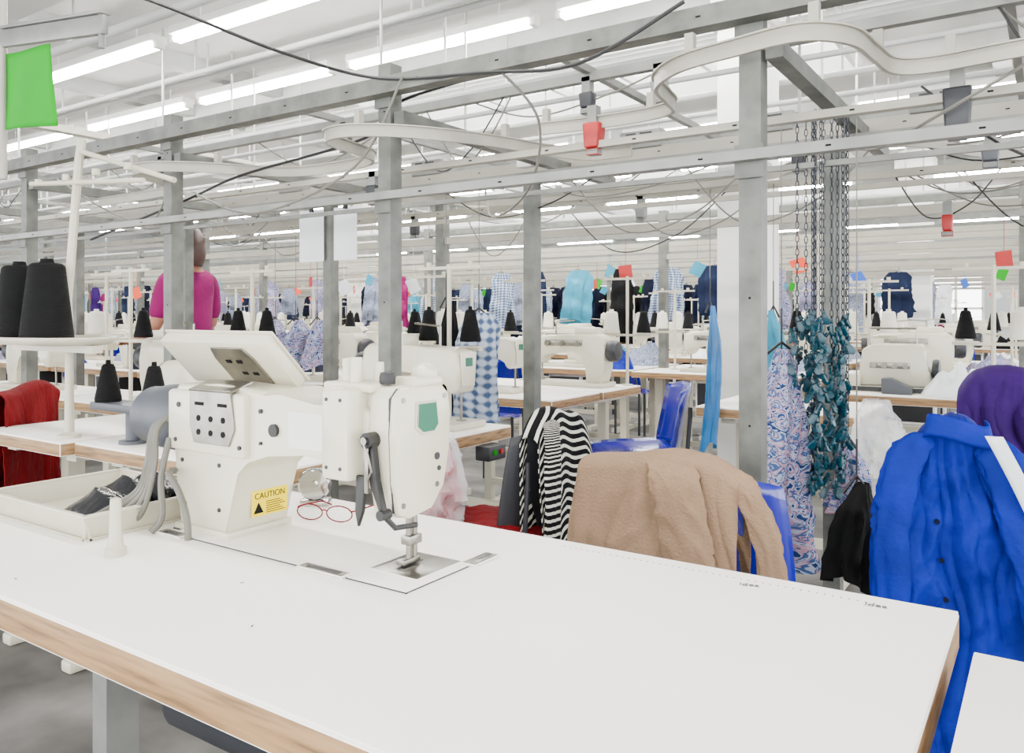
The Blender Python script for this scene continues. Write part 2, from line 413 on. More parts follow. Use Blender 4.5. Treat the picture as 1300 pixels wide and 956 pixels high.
for i, (x, y, z, c) in enumerate([(-1.0, 2.3, 1.88, m_rail), (-1.25, 2.3, 1.88, m_darkgrey), (-2.35, 2.3, 1.88, m_darkgrey), (-.75, 2.95, 1.74, m_darkgrey), (-1.55, 3.36, 1.65, m_rail), (-.15, 2.74, 1.66, m_grey), (-3.6, 2.3, 1.88, m_darkgrey), (-2.9, 3.36, 1.65, m_darkgrey)]):
    hangbox('hanging_socket', ('dark' if c != m_rail else 'light grey')+' trolley fitting hanging from a rail', 'socket', (x, y, z), c, (.05, .04, .05))
for x in (-1.35, -2.45, -.3, -3.4, -.85):
    m = M(); m.bx(-.09, .09, -.035, .035, -.04, .03, .006); m.at(1).bx(-.06, -.02, -.04, -.03, -.02, .02); m.bx(.0, .05, -.04, -.03, -.02, .02)
    thing('junction_box', 'small metal junction box sitting on the rail', 'electrical box', m.done('jb', [m_rail, m_darkgrey]), (x, 2.95, 1.86), group='junction boxes')
m = M(); m.box((0, 0, 0), (.07, .04, .10), bev=.004)
thing('switch_box', 'white plastic switch box fixed to a rail', 'electrical box', m.done('sw', m_white), (-1.745, 2.70, 1.80))

def cable(pts, r, mt, lab, name='cable'):
    m = M(); m.tube(smooth_path(pts, 10), r, 6)
    thing(name, lab, 'cable', m.done('cable', mt), group='overhead cables')
cable([(-2.3, 1.0, 2.12), (-2.0, 1.25, 2.0), (-1.85, 1.55, 1.92), (-1.7, 1.80, 1.88), (-1.3, 1.80, 1.83), (-1.0, 1.79, 1.80), (-.72, 1.80, 1.90)], .005, m_black, 'black power cable looping along the overhead beam')
cable([(-3.6, 1.95, 1.5), (-2.9, 1.95, 1.62), (-2.5, 1.92, 1.68), (-1.9, 1.95, 1.75), (-1.74, 1.95, 1.85), (-1.2, 1.93, 1.88), (-.7, 1.93, 1.9)], .005, m_black, 'black cable clipped to the steel frame')
cable([(-2.6, 1.8, 1.6), (-2.2, 1.75, 1.50), (-1.8, 1.8, 1.62), (-1.6, 1.8, 1.87)], .004, m_cable, 'grey cable sagging between rails')
cable([(-1.3, 1.82, 1.87), (-1.22, 1.95, 1.72), (-1.35, 2.1, 1.55), (-1.7, 2.4, 1.52), (-1.95, 2.70, 1.70)], .004, m_cable, 'grey cable sagging between rails')
cable([(.3, 2.1, 1.9), (-.2, 2.05, 1.62), (-.4, 2.3, 1.6), (-.6, 2.7, 1.74)], .004, m_cable, 'grey cable sagging between rails')
cable([(-.35, 2.9, 1.9), (-.1, 2.6, 1.62), (.1, 2.5, 1.55), (.3, 2.4, 1.8)], .004, m_black, 'black cable hanging in a loop')
cable([(-3.9, 1.95, 1.8), (-3.4, 1.95, 1.60), (-3.1, 1.95, 1.56), (-2.95, 1.95, 1.85)], .004, m_cable, 'grey cable sagging between rails')
for k in range(44):
    if k < 22: x = -2.0-R.random()*6; y = R.choice([3.36, 2.95, 4.3, 2.3])
    else: x = -.9-R.random()*1.4 if k % 2 else -.6+R.random()*.6; y = R.choice([2.74, 2.95, 3.36, 2.3])
    z = {3.36: 1.70, 2.95: 1.81, 4.3: 2.04, 2.74: 1.72, 2.3: 1.93}[y]; s = R.uniform(.06, .24); l = R.uniform(.3, .9)
    cable([(x, y, z), (x+l*.3, y+.05, z-s), (x+l*.7, y, z-s*.8), (x+l, y, z)], .003, R.choice([m_cable, m_cable, m_black]), 'loose cable hanging in a loop from a rail')

# ------------------------------------------------------------------ tables
m = M(); m.bx(-.025, .025, -.025, .025, .04, .70); m.bx(-.03, .03, -.22, .22, .0, .04, .01); m.bx(-.03, .03, -.2, .2, .68, .71)
legm = m.done('table_leg', m_offwhite)
m = M(); m.bx(-.025, .025, -.025, .025, .04, .70); m.bx(-.03, .03, -.22, .22, .0, .04, .01); m.bx(-.03, .03, -.2, .2, .68, .71)
legd = m.done('table_leg', m_rail)
def table(x0, x1, y0, y1, lab, th=.045, legs=None, top=.76, marks=False, group=None, lam=m_lam):
    cx, cy = (x0+x1)/2, (y0+y1)/2; W, D = x1-x0, y1-y0
    root = thing('sewing_table', lab, 'table', None, (cx, cy, 0), group=group)
    m = M(); m.at(1).bx(-W/2, W/2, -D/2, D/2, top-th, top-.004, .002); m.at(0).bx(-W/2+.001, W/2-.001, -D/2+.001, D/2-.001, top-.0045, top, .0015)
    if marks:
        m.at(2)
        for i in range(46): m.bx(W/2-.10-i*.011-.0008, W/2-.10-i*.011+.0008, D/2-.035, D/2-.032, top, top+.0004)
        for a, b in ((-.35, -.12), (-.20, -.22), (-.65, -.3), (-1.1, -.26)):
            m.box((W/2-.55+a, b, top+.0002), (.006, .002, .0004), Matrix.Rotation(a*5, 3, 'Z'))
    part(root, 'tabletop', m.done('tabletop', [lam, m_wood, m_darkgrey]), label='white laminate tabletop with a bare wood edge')
    sc = (D-.1)/.44
    for x in (legs or (-W/2+.12, W/2-.12)):
        l = part(root, 'leg', legd if marks else legm, (x, 0, 0)); l.scale = (1, sc, (top-th)/.71)
    m = M(); m.bx(-W/2+.12, W/2-.12, -.015, .015, .14, .18)
    part(root, 'crossbar', m.done('crossbar', m_offwhite))
    return root
main = table(-1.76, -.104, .545, 1.238, 'long white sewing table with worn wooden edge', .05, marks=True, legs=(-.62, .6))
m = M(); m.bx(-.16, .16, -.10, .12, .42, .70, .03); m.cyl((-.17, 0, .55), (-.25, 0, .55), .09, seg=20)
part(main, 'motor', m.done('motor', m_darkgrey), (-.25, .05, 0), label='dark motor mounted under the tabletop')
table(-.078, 1.1, .38, 1.10, 'neighbouring white sewing table with a wood edge', .05)
table(-2.55, -1.65, 1.33, 1.86, 'white sewing table carrying a machine beside a steel post')
table(-3.12, -2.58, 1.30, 1.86, 'white sewing table holding a thread stand', legs=(-.2, .2))
table(-2.75, -1.63, 1.94, 2.42, 'white sewing table with exposed wood edge')
table(-4.0, -2.8, 1.97, 2.42, 'white sewing table with exposed wood edge')
table(-5.3, -4.05, 1.97, 2.42, 'white sewing table with exposed wood edge')
table(-5.2, -4.05, 1.30, 1.86, 'white sewing table with exposed wood edge')
table(-1.30, -.63, 3.38, 3.95, 'short white sewing table with wood edge behind the hanging garments')
table(-.33, .8, 3.38, 3.95, 'white sewing table covered by a purple garment')
table(-1.0, .3, 4.35, 4.90, 'white sewing table holding an overlock machine')
table(-2.95, -1.94, 3.22, 3.70, 'white sewing table beside a blue chair')
table(-2.95, -1.94, 3.74, 4.20, 'white sewing table with a sewing machine beside a blue chair')
tm = text_mesh('idea', .018, m_grey)
for x, y, rz in ((-.385, 1.175, .25), (-.215, 1.19, .1)):
    part(main, 'pen_mark', tm, (x+.932, y-.8915, .7605), (0, 0, rz), 'grey handwritten scribble on the tabletop')

def unit_table():
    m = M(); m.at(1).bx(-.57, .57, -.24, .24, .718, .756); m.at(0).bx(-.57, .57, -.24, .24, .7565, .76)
    m.at(2)
    for x in (-.45, .45): m.bx(x-.025, x+.025, -.025, .025, 0, .72); m.bx(x-.03, x+.03, -.2, .2, 0, .04)
    m.bx(-.45, .45, -.015, .015, .14, .18); m.at(3).bx(-.15, .15, -.12, .1, .5, .71, .02)
    return m.done('unit_table', [m_lam2, m_wood, m_offwhite, m_darkgrey])
def machine_meshes():
    m = M()
    m.bx(-.24, .24, -.09, .09, 0, .025, .006)
    prof = [(.22, .02), (.235, .10), (.24, .2), (.235, .27), (.20, .295), (.0, .29), (-.17, .285), (-.215, .27), (-.225, .2), (-.215, .13), (-.185, .12), (-.165, .14), (-.155, .18), (-.10, .195), (.03, .195), (.09, .185), (.11, .16), (.12, .10), (.12, .02)]
    m.prism(prof, 'y', -.055, .055, .016)
    m.bx(.04, .18, -.045, .045, .28, .33, .01)
    body = m.done('machine_body', m_cream)
    m = M(); m.lathe([(.02, .24), (.055, .245), (.06, .26), (.06, .285), (.05, .30), (.02, .305)], (0, 0, .2), 'x'); wheel = m.done('hand_wheel', m_darkgrey)
    m = M(); m.cyl((-.195, 0, .02), (-.195, 0, .13), .005, seg=8); m.bx(-.21, -.18, -.012, .012, .022, .03)
    needle = m.done('needle_bar', m_steel)
    m = M(); m.prism([(-.035, .15), (.035, .15), (.045, .27), (-.045, .27)], 'x', -.229, -.224, .001); m.at(1).bx(-.232, -.228, -.018, .018, .22, .25)
    plate = m.done('face_plate', [m_cream, m_green])
    m = M(); m.at(0); m.bx(-.14, .10, -.062, -.052, .225, .26, .002)
    for a in (-.12, -.02, .08): m.cyl((a, -.075, .24), (a, -.058, .24), .016, seg=12)
    m.cyl((-.1, 0, .28), (-.1, 0, .36), .005, seg=8); m.cyl((-.1, -.0, .36), (.02, 0, .37), .004, seg=6)
    tens = m.done('thread_tensioner', m_steel)
    return body, wheel, needle, plate, tens
bod, whe, nee, pla, ten = machine_meshes()
def merged(meshes, name):
    bm = bmesh.new(); mats = []
    for me in meshes:
        base = len(mats); mats += list(me.materials)
        n = len(bm.faces); bm.from_mesh(me); bm.faces.ensure_lookup_table()
        for f in bm.faces[n:]: f.material_index += base
    out = bpy.data.meshes.new(name); bm.to_mesh(out); bm.free()
    for x in mats: out.materials.append(x)
    return out
farmach = merged([bod, whe, nee, pla, ten], 'far_machine')
mach0 = None
LM = 'cream industrial lockstitch sewing machine on a table'
def machine(x, y, rz=0., lab=LM):
    global mach0
    if mach0 is None:
        mach0 = thing('sewing_machine', lab, 'sewing machine', None, (x, y, .76), rz, group='sewing machines on tables')
        part(mach0, 'machine_body', bod); part(mach0, 'hand_wheel', whe, label='dark grey hand wheel'); part(mach0, 'needle_bar', nee); part(mach0, 'face_plate', pla); part(mach0, 'thread_tensioner', ten)
        return mach0
    return dup(mach0, (x, y, .76), rz, lab)
machine(-1.93, 2.26, pi); machine(-3.3, 2.2, pi); machine(-4.6, 2.2, pi)
machine(-2.28, 4.0, 0, 'cream sewing machine on a table near a blue chair'); machine(-2.5, 3.46, pi); machine(-4.5, 1.6, 0)

def overlock(x, y, rz, lab):
    r = thing('overlock_machine', lab, 'sewing machine', None, (x, y, .76), rz)
    m = M(); m.prism([(-.17, .03), (.17, .03), (.17, .11), (.15, .13), (.15, .22), (.12, .25), (-.10, .25), (-.15, .22), (-.16, .12)], 'y', -.09, .09, .012)
    m.bx(-.22, -.15, -.12, .05, .03, .09, .01); m.at(1).bx(-.20, .18, -.11, .10, 0, .032, .004)
    part(r, 'machine_body', m.done('ov', [m_cream, m_darkgrey]))
    m = M(); m.lathe([(.02, .17), (.05, .175), (.055, .19), (.05, .205), (.02, .21)], (0, 0, .12), 'x'); part(r, 'hand_wheel', m.done('w', m_darkgrey))
    m = M()
    m.bx(-.11, .08, -.098, -.088, .125, .155, .002)
    for i in range(4): m.cyl((-.09+.05*i, -.11, .14), (-.09+.05*i, -.09, .14), .014)
    part(r, 'thread_tensioner', m.done('g', m_steel))
    m = M(); m.tube([(-.12, -.02, .24), (-.12, -.02, .33), (.1, -.02, .33), (.1, -.02, .24)], .005, 8); part(r, 'thread_guide', m.done('g2', m_steel))
    m = M(); m.prism([(-.04, .0), (.10, .0), (.10, .03), (.0, .08), (-.04, .08)], 'y', -.19, -.115, .006); part(r, 'control_wedge', m.done('wd', m_grey), label='grey plastic wedge-shaped cover')
    return r
overlock(-2.34, 1.66, .1, 'cream overlock machine with grey wedge cover beside black cones')
overlock(-.68, 4.62, 0, 'cream overlock machine beside a bag of white fabric')

def cone_mesh(rb, rt, h, mt):
    m = M(); prof = [(rb*.5, 0), (rb*.98, 0), (rb, .01)]
    n = 30
    for i in range(n+1):
        t = i/n; r = rb+(rt-rb)*t; prof.append((r*(1+(.003 if i % 2 else 0)), .01+(h-.02)*t))
    prof += [(rt*.8, h-.002), (rt*.4, h), (rt*.35, h+.012), (.002, h+.012)]
    m.lathe(prof, seg=32); return m.done('cone', mt, 60)
cbig = cone_mesh(.078, .052, .25, m_thread); csm = cone_mesh(.04, .02, .12, m_thread); csw = cone_mesh(.045, .035, .12, m_threadw)
def cone(loc, me=csm, lab='small black cone of sewing thread'):
    thing('thread_cone', lab, 'thread cone', me, loc, group='thread cones')
r = thing('thread_stand', 'white metal thread stand carrying big black cones', 'thread stand', None, (-2.66, 1.37, .76))
m = M(); m.lathe([(.01, 0), (.035, 0), (.035, .01), (.015, .02), (.012, .30), (.01, .31)]); m.tube([(0, 0, .3), (-.01, 0, .45), (.04, .01, .9), (.05, .015, .97)], .014, 8)
part(r, 'pole', m.done('pole', m_offwhite))
m = M(); m.grid(lambda u, v: Vector((.27*v*math.cos(2*pi*u)-.0, -.05+.15*v*math.sin(2*pi*u), .312+(.018 if v > .95 else 0)-.01*(1-v))), 32, 8, closed=True)
m.bx(-.25, .25, -.06, -.03, .285, .305); o = part(r, 'spool_tray', m.done('tray', m_offwhite)); solid(o, .005)
m = M(); m.cyl((-.25, 0, .85), (.42, 0, .80), .008); m.cyl((.05, .01, .93), (.5, .05, .80), .008)
for i in range(4): m.lathe([(.004, 0), (.012, .0), (.012, .02), (.004, .02)], (-.2+.18*i, 0, .84))
part(r, 'thread_guide', m.done('guide', m_offwhite))
cone((-2.63, 1.285, 1.075), cbig, 'big black cone of overlock thread on a stand'); cone((-2.84, 1.30, 1.075), cbig, 'big black cone of overlock thread on a stand')
cone((-2.50, 1.41, .885), csm); cone((-2.28, 1.43, .885), csm)
m = M(); m.bx(-.16, .16, -.05, .05, .1, .125, .005); m.cyl((0, 0, 0), (0, 0, .1), .02); m.lathe([(.01, 0), (.04, 0), (.04, .01), (.01, .012)])
thing('spool_holder', 'small grey spool holder with black cones', 'thread stand', m.done('sh', m_grey), (-2.38, 1.42, .76))

m = M(); m.cyl((0, 0, 0), (0, 0, .62), .009, seg=8); m.lathe([(.01, 0), (.03, 0), (.03, .008), (.01, .01)]); m.bx(-.15, .15, -.012, .012, .28, .292); m.lathe([(.005, .293), (.05, .293), (.05, .297), (.005, .297)], (-.1, 0, 0)); m.lathe([(.005, .293), (.05, .293), (.05, .297), (.005, .297)], (.1, 0, 0))
m.bx(-.15, .15, -.006, .006, .60, .612); m.cyl((-.1, 0, .612), (-.1, 0, .63), .01); m.cyl((.1, 0, .612), (.1, 0, .63), .01)
standm = m.done('stand', m_offwhite)
NC = [0]
def stand(x, y, rz=0., cones=True):
    thing('thread_stand', 'thin white thread stand clamped to a sewing table', 'thread stand', standm, (x, y, .76), rz, group='thread stands').scale = (1, 1, R.uniform(.95, 1.02))
    if cones:
        for s in (-.1, .1):
            if NC[0] < 240 and R.random() < .85:
                NC[0] += 1; w = R.random()
                cone((x+s*math.cos(rz), y+s*math.sin(rz), 1.061), csw if w < .5 else csm, 'cone of white thread on a stand' if w < .5 else 'small black cone of sewing thread')
for a, b in ((-1.9, 2.40), (-3.0, 2.36), (-4.2, 2.36), (-2.0, 4.15), (-2.7, 4.15), (-2.75, 3.3), (-.9, 3.9), (.1, 4.8), (-.85, 4.85), (-.2, 3.85), (-3.45, 2.05)): stand(a, b)

utab = unit_table()
tags = [m_orange, m_bluecard, m_flag, m_red, m_paper, m_paper, m_orange, m_cyan]
tagcache = {}
def tag(x, y, z, mt, s=1., rot=0.):
    k = mt.name
    if k not in tagcache:
        mm = M(); a = R.uniform(-.5, .5)
        mm.box((0, 0, -.06), (.075, .003, .09), Matrix.Rotation(a, 3, 'Y')); mm.cyl((0, 0, -.02), (0, 0, .2), .0015, seg=5)
        tagcache[k] = mm.done('tag', mt)
    o = thing('paper_tag', 'coloured paper tag hanging on a string from a rail', 'paper tag', tagcache[k], (x, y, z), rot, group='hanging paper tags'); o.scale = (s, s, 1)
def garment_mesh(wd, dp, ln, mt, seed=0, taper=.8, lobes=5, sh0=.35):
    rr = random.Random(seed); ph = rr.random()*6; ph2 = rr.random()*6
    m = M()
    def f(u, v):
        a = 2*pi*u; t = v
        sh = min(1, sh0+(1-sh0)*t/.12) if sh0 > .4 else (min(1, .35+2.2*t) if t < .3 else 1.0)
        w = wd/2*sh*(taper+(1-taper)*t); d = dp/2*(min(1, .4+2*t))
        k = 1+(.06+.20*t)*math.sin(lobes*a+ph+1.5*t)+.08*t*math.sin(2*lobes*a+ph2)+.18*(1-2*abs(noise.noise((math.cos(a)*2, math.sin(a)*2+seed, t*4)))-.5)
        z = -ln*t*(1+.05*math.sin(a*2+ph)+.06*math.sin(a+ph2))
        return Vector((w*k*math.cos(a)+.02*math.sin(3*t+ph), d*k*math.sin(a), z))
    m.grid(f, 56, 32, wd*2, ln, closed=True)
    m.at(1).cyl((0, 0, -.02), (0, 0, .12), .003, seg=6); m.tube([(-wd*.3, 0, -.03), (0, 0, .02), (wd*.3, 0, -.03)], .005, 6)
    return m.done('garment', [mt, m_black])
gmats = [m_navy, m_blackc, m_floral, m_check, m_navy, m_denim, m_purple, m_cyan, m_floral2, m_paper, m_magenta]
gm = [garment_mesh(.34, .12, .75, x, i, .95, 5, .6) for i, x in enumerate(gmats)]
gl = ['navy', 'black', 'blue patterned', 'blue-grey checked', 'navy', 'denim', 'purple', 'cyan', 'grey-blue patterned', 'white', 'magenta']
def garment(me, loc, lab, rz=0., group=None, sc=None, name='hanging_garment', cordz=None):
    o = thing(name, lab, 'garment', me, loc, rz, group=group)
    if sc: o.scale = sc
    if cordz:
        m = M(); m.cyl((0, 0, .1), (0, 0, cordz-loc[2]), .002, seg=5); part(o, 'cord', m.done('cord', m_cable))
    return o
def pile_mesh(seed, mt):
    def f(u, v):
        a = 2*pi*u; r = v
        n = noise.noise((math.cos(a)*r*2.5+seed, math.sin(a)*r*2.5, seed))
        rr = r*(1+.25*noise.noise((math.cos(a)*1.3+seed, math.sin(a)*1.3, 3)))
        return Vector((.2*rr*math.cos(a), .15*rr*math.sin(a), max(.001, .12*(1-r**3)*(.75+.9*abs(n)))))
    m = M(); m.grid(f, 40, 16, .6, .4, closed=True); return m.done('pile', mt)
piles = [(pile_mesh(i*3.1, x), l) for i, (x, l) in enumerate([(m_floral, 'blue patterned'), (m_check, 'blue-grey checked'), (m_paper, 'white'), (m_navy, 'navy'), (m_floral2, 'grey-blue patterned'), (m_cyan, 'light blue'), (m_pink, 'pink'), (m_royal, 'royal blue'), (m_blackc, 'black')])]
def pile(x, y, s=1.):
    me, l = R.choice(piles)
    o = thing('fabric_pile', l+' cut fabric heaped on a sewing table', 'fabric', me, (x, y, .761), R.random()*3, group='fabric piles on the tables'); o.scale = (s, s, s*R.uniform(.7, 1.3))
chm = M()
chm.grid(lambda u, v: Vector(((u-.5)*.4, (v-.5)*.38, .45+.02*(2*u-1)**2)), 6, 6); chm.grid(lambda u, v: Vector(((u-.5)*.4*(1-.12*v), -.2-.06*v+.04*(2*u-1)**2, .48+.36*v)), 8, 8)
for a in (-.17, .17):
    chm.at(1); chm.cyl((a, -.17, 0), (a, -.17, .46), .012, seg=6); chm.cyl((a, .17, 0), (a, .17, .46), .012, seg=6); chm.tube([(a, -.17, .44), (a, -.26, .8)], .009, 6)
chmesh = chm.done('simple_chair', [m_bluep, m_darkgrey])
isl = [3.75, 5.7, 7.6, 9.5, 11.4, 13.3, 15.2]
m = M(); w = .03
m.bx(-w, w, -w, w, 0, 1.95); farpost = m.done('far_post', m_post)
for k, yc in enumerate(isl):
    xmin = max(-16.8, -2.35*(yc+.3)); xmax = -.02*yc
    if yc == 3.75: xmax = -3.0
    x = xmax-.6
    while x > xmin:
        skip = (abs(x+1.42) < .8 and abs(yc-4.5) < .6) or (abs(x+1.27) < .85 and abs(yc-9.5) < .7)
        if not skip:
            for side in (-1, 1):
                if yc > 10 and side == 1: continue
                y = yc+side*.26
                if yc == 3.75: y = yc+side*.25-.03
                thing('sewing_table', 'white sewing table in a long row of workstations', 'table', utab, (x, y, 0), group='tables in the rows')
                thing('sewing_machine', 'cream sewing machine in a distant row of tables', 'sewing machine', farmach, (x+R.uniform(-.1, .02), y, .76), 0, group='sewing machines in the rows').rotation_euler = (0, 0, (0 if side < 0 else pi)+R.uniform(-.15, .15))
                if R.random() < .85 and yc < 12: pile(x+.40, y, R.uniform(.55, .95))
                if R.random() < .4 and yc < 9: pile(x-.45, y, R.uniform(.4, .6))
                if side == -1 and R.random() < .4 and 5 < yc < 12 and not (yc == 5.7 and x > -2.2):
                    thing('chair', 'blue plastic chair at a distant workstation', 'chair', chmesh, (x+R.uniform(-.1, .1), yc-.9, 0), R.uniform(-.5, .5), group='chairs in the rows')
            if yc < 10: stand(x+.50, yc+.40, 0, True)
            else: stand(x+.50, yc-.12, 0, True)
            if R.random() < .8: stand(x-.40, yc-.12, 0, True)
        x -= 1.19
    for j in range(int((xmax-xmin)/2.31)+1):
        xx = xmax-.02-2.31*j
        if not (yc == 9.5 and abs(xx+1.27) < .3): thing('steel_post', 'grey steel post in a distant machine row', 'post', farpost, (xx, yc, 0), group='distant frame posts')
    for dy, z, mt in ((0, 1.9, m_post), (.0, 1.6, m_alu), (.6, 1.75, m_alu), (-.5, 1.72, m_rail), (.3, 1.68, m_alu)):
        if k == 0 and dy: continue
        rail(xmin, max(xmax, -.1), yc+dy, z, .04, .04, 'overhead rail above a distant machine row', mt, False)
    for j in range(20 if k else 8):
        xx = R.uniform(xmin, xmax); tag(xx, yc-.5 if k else yc, 1.53 if k else 1.40, R.choice(tags), R.uniform(.8, 1.4), R.uniform(-.6, 1))
    slots = [xmin+.5+.42*i for i in range(int((xmax-.4-xmin-.5)/.42))]; R.shuffle(slots)
    if k:
        t = 0
        for j, xx in enumerate(slots[:(22 if k < 5 else 14)]):
            t = R.choice([0, 1, 2, 3, 4, 5, 6, 7, 8, 3, 8, 9, 10, 1])
            garment(gm[t], (xx, yc+.6, 1.56), gl[t]+' garment hanging from a rail over the machines', R.uniform(-.3, .9), 'garments hanging over the rows', (R.uniform(.5, .8), .6, R.uniform(.5, .95)))
rail(-8.6, -2.6, 10.6, 1.72, .03, .03, 'steel clothes rail with dark jackets', m_rail, False)
for i in range(30):
    garment(gm[R.choice([0, 1, 4, 5])], (-8.5+i*.195, 10.6, 1.58), 'dark navy jacket hanging on a long clothes rail', R.uniform(1.35, 1.75), 'dark jackets on the clothes rail', (1.1, 1.0, R.uniform(.95, 1.1)))

# ------------------------------------------------------------------ mid ground hanging garments
fl1 = garment_mesh(.20, .11, .48, m_check, 11, .85, 4, .55); fl2 = garment_mesh(.20, .13, .62, m_floral, 12, .62); bk = garment_mesh(.10, .09, .50, m_blackc, 13); sat = garment_mesh(.065, .05, .62, m_satin, 14, .8, 4); cy = garment_mesh(.08, .06, .33, m_cyan, 15, .7, 4)
garment(fl1, (-1.98, 2.70, 1.17), 'blue-grey checked shirt hanging from the rail', .3, cordz=1.70)
garment(bk, (-2.17, 2.72, 1.22), 'black garment hanging from the rail', .2, cordz=1.70)
garment(sat, (-1.22, 3.34, 1.20), 'turquoise satin strip of fabric hanging from the rail', cordz=1.70)
garment(cy, (-.95, 3.34, 1.18), 'cyan fabric hanging from the rail beside a column', cordz=1.70)
fl3 = garment_mesh(.17, .1, .27, m_floral, 21, .7)
for i, xx in enumerate((-4.05, -3.86, -3.67)):
    garment(fl3, (xx, 3.36, 1.13), 'bunched blue patterned fabric hanging from a cord', i*.7, 'patterned bundles', cordz=1.7)
garment(fl2, (-.665, 2.42, 1.06), 'blue and white patterned garment hanging in folds', .5, cordz=1.75)
garment(garment_mesh(.11, .09, .22, m_floral, 31, .5), (-.505, 2.50, .80), 'patterned fabric piece hanging beside the chains', .2, cordz=1.75)
def chain_mesh(n):
    m = M()
    for i in range(n):
        z = -.020*i; pts = []
        for k in range(9):
            a = 2*pi*k/8; c, s = .0045*math.cos(a), .012*math.sin(a)
            pts.append((c, 0, z+s) if i % 2 else (0, c, z+s))
        m.tube(pts, .0014, 5, False)
    return m.done('chain', m_chain)
chs = [chain_mesh(n) for n in (38, 44, 52)]
m = M(); m.prism([(-.012, 0), (.012, 0), (.02, -.045), (.008, -.06), (-.008, -.06), (-.02, -.045)], 'y', -.006, .006, .002)
m.prism([(-.010, .005), (.010, .005), (.006, .03), (-.006, .03)], 'y', -.008, .008, .002); m.cyl((0, -.011, -.02), (0, .011, -.02), .006, seg=8)
clipm = m.done('clip', m_turq)
for i in range(13):
    cx, cyy = -.625+.0115*i+R.uniform(-.006, .006), 2.45+R.uniform(-.05, .06)
    thing('hanging_chain', 'thin dark metal chain hanging from the cross rail', 'chain', R.choice(chs), (cx, cyy, 1.745), R.random()*3, group='chains hanging from the rail')
    for j in range(18):
        zz = 1.15-j*.028+R.uniform(-.015, .015)
        if cx < -.6 and zz < .95: continue
        o = thing('garment_clip', 'turquoise plastic garment clip on a chain', 'clip', clipm, (cx+R.uniform(-.012, .012), cyy-.02+R.uniform(-.03, .03), zz), R.random()*3, group='turquoise clips on chains')
        o.rotation_euler = (R.uniform(-.5, .5), R.uniform(-.6, .6), R.random()*3); o.scale = (.52, .52, .52)
for x, w in ((-2.99, .17), (-2.76, .15)):
    m = M(); m.grid(lambda u, v: Vector(((u-.5)*w, .01*math.sin(u*3), -.25*v)), 6, 6, 1, 1); m.at(1).bx(-.01, .01, -.006, .006, -.01, .03)
    thing('paper_sheet', 'white printed paper sheet clipped to the rail', 'paper', m.done('paper', [m_paper, m_black], recalc=False), (x, 2.70, 1.67), group='paper sheets on the rail')

r = thing('hanging_bracket', 'grey metal bracket on a pole hung from the ceiling', 'bracket', None, (-2.50, 1.10, 1.55))
m = M(); m.cyl((0, 0, 0), (0, 0, 1.54), .011, seg=10); part(r, 'pole', m.done('p', m_alu))
m = M(); m.box((.26, 0, .37), (.56, .02, .05), Matrix.Rotation(math.radians(7), 3, 'Y'), .006); m.box((.26, 0, .40), (.56, .03, .008), Matrix.Rotation(math.radians(7), 3, 'Y'), .002); m.cyl((.52, 0, .28), (.52, 0, .37), .008); part(r, 'arm', m.done('a', m_rail))
m = M(); m.grid(lambda u, v: Vector(((u-.5)*.33+.015*v, .008*math.sin(u*5+v*2), -.22*v-.03*u)), 16, 12)
o = thing('green_flag', 'bright green fabric flag hanging from the metal arm', 'flag', m.done('flag', m_flag, recalc=False), (-2.385, 1.10, 1.915)); solid(o, .002)

# ------------------------------------------------------------------ chairs
def chair(x, y, rz, mt, lab, sh=.45, bh=.86):
    r = thing('chair', lab, 'chair', None, (x, y, 0), rz)
    def seat(u, v):
        a = (u-.5)*2; b = (v-.5)*2
        return Vector((a*.21*(1-.06*b), b*.2, sh+.03*a*a+.02*b*b*(1 if b < 0 else -1.)))
    m = M(); m.grid(seat, 12, 12); o = part(r, 'seat', m.done('seat', mt)); solid(o, .007)
    def back(u, v):
        a = (u-.5)*2; t = v
        w = .222*(1-.10*t**3)
        return Vector((a*w, -.19-.05*t+.07*a*a, sh+.03+(bh-sh-.03)*t-.03*a*a*t))
    m = M(); m.grid(back, 12, 12); o = part(r, 'backrest', m.done('back', mt)); solid(o, .007)
    m = M(); m.tube([(0, 0, 0), (.02, .02, sh-.01)], .012, 8); lg = m.done('leg', m_darkgrey)
    for a, b, q in ((-.2, -.2, 0), (.2, -.2, pi/2), (.2, .2, pi), (-.2, .2, -pi/2)): part(r, 'leg', lg, (a, b, 0), (0, 0, q), 'dark steel tube leg')
    m = M(); m.tube([(0, -.2, sh), (0, -.215, sh+.2), (0, -.215, bh-.1)], .009, 8); bs = m.done('bs', m_darkgrey)
    for a in (-.16, .16): part(r, 'back_support', bs, (a, 0, 0))
    return r
chair(-.655, 1.87, .05, m_bluep, 'blue plastic chair with a tan jacket over its back', .45, .83).scale = (.9, 1, 1)
chair(-1.66, 3.52, 2.1, m_bluep, 'blue plastic chair wrapped in clear film beside a table', .50, .84).scale = (1.15, 1.1, 1)
chair(-1.50, 2.14, 1.45, m_darkgrey, 'dark chair with a striped knit over its back', .45, .82).scale = (.62, 1, 1)
chair(-.20, 2.42, .2, m_bluep, 'blue chair hidden under a royal blue coat', .45, .84).scale = (.8, 1, 1)
chair(-3.40, 1.60, -.9, m_redcloth, 'dark red chair covered by a red garment', .45, .84).scale = (.8, .8, 1)

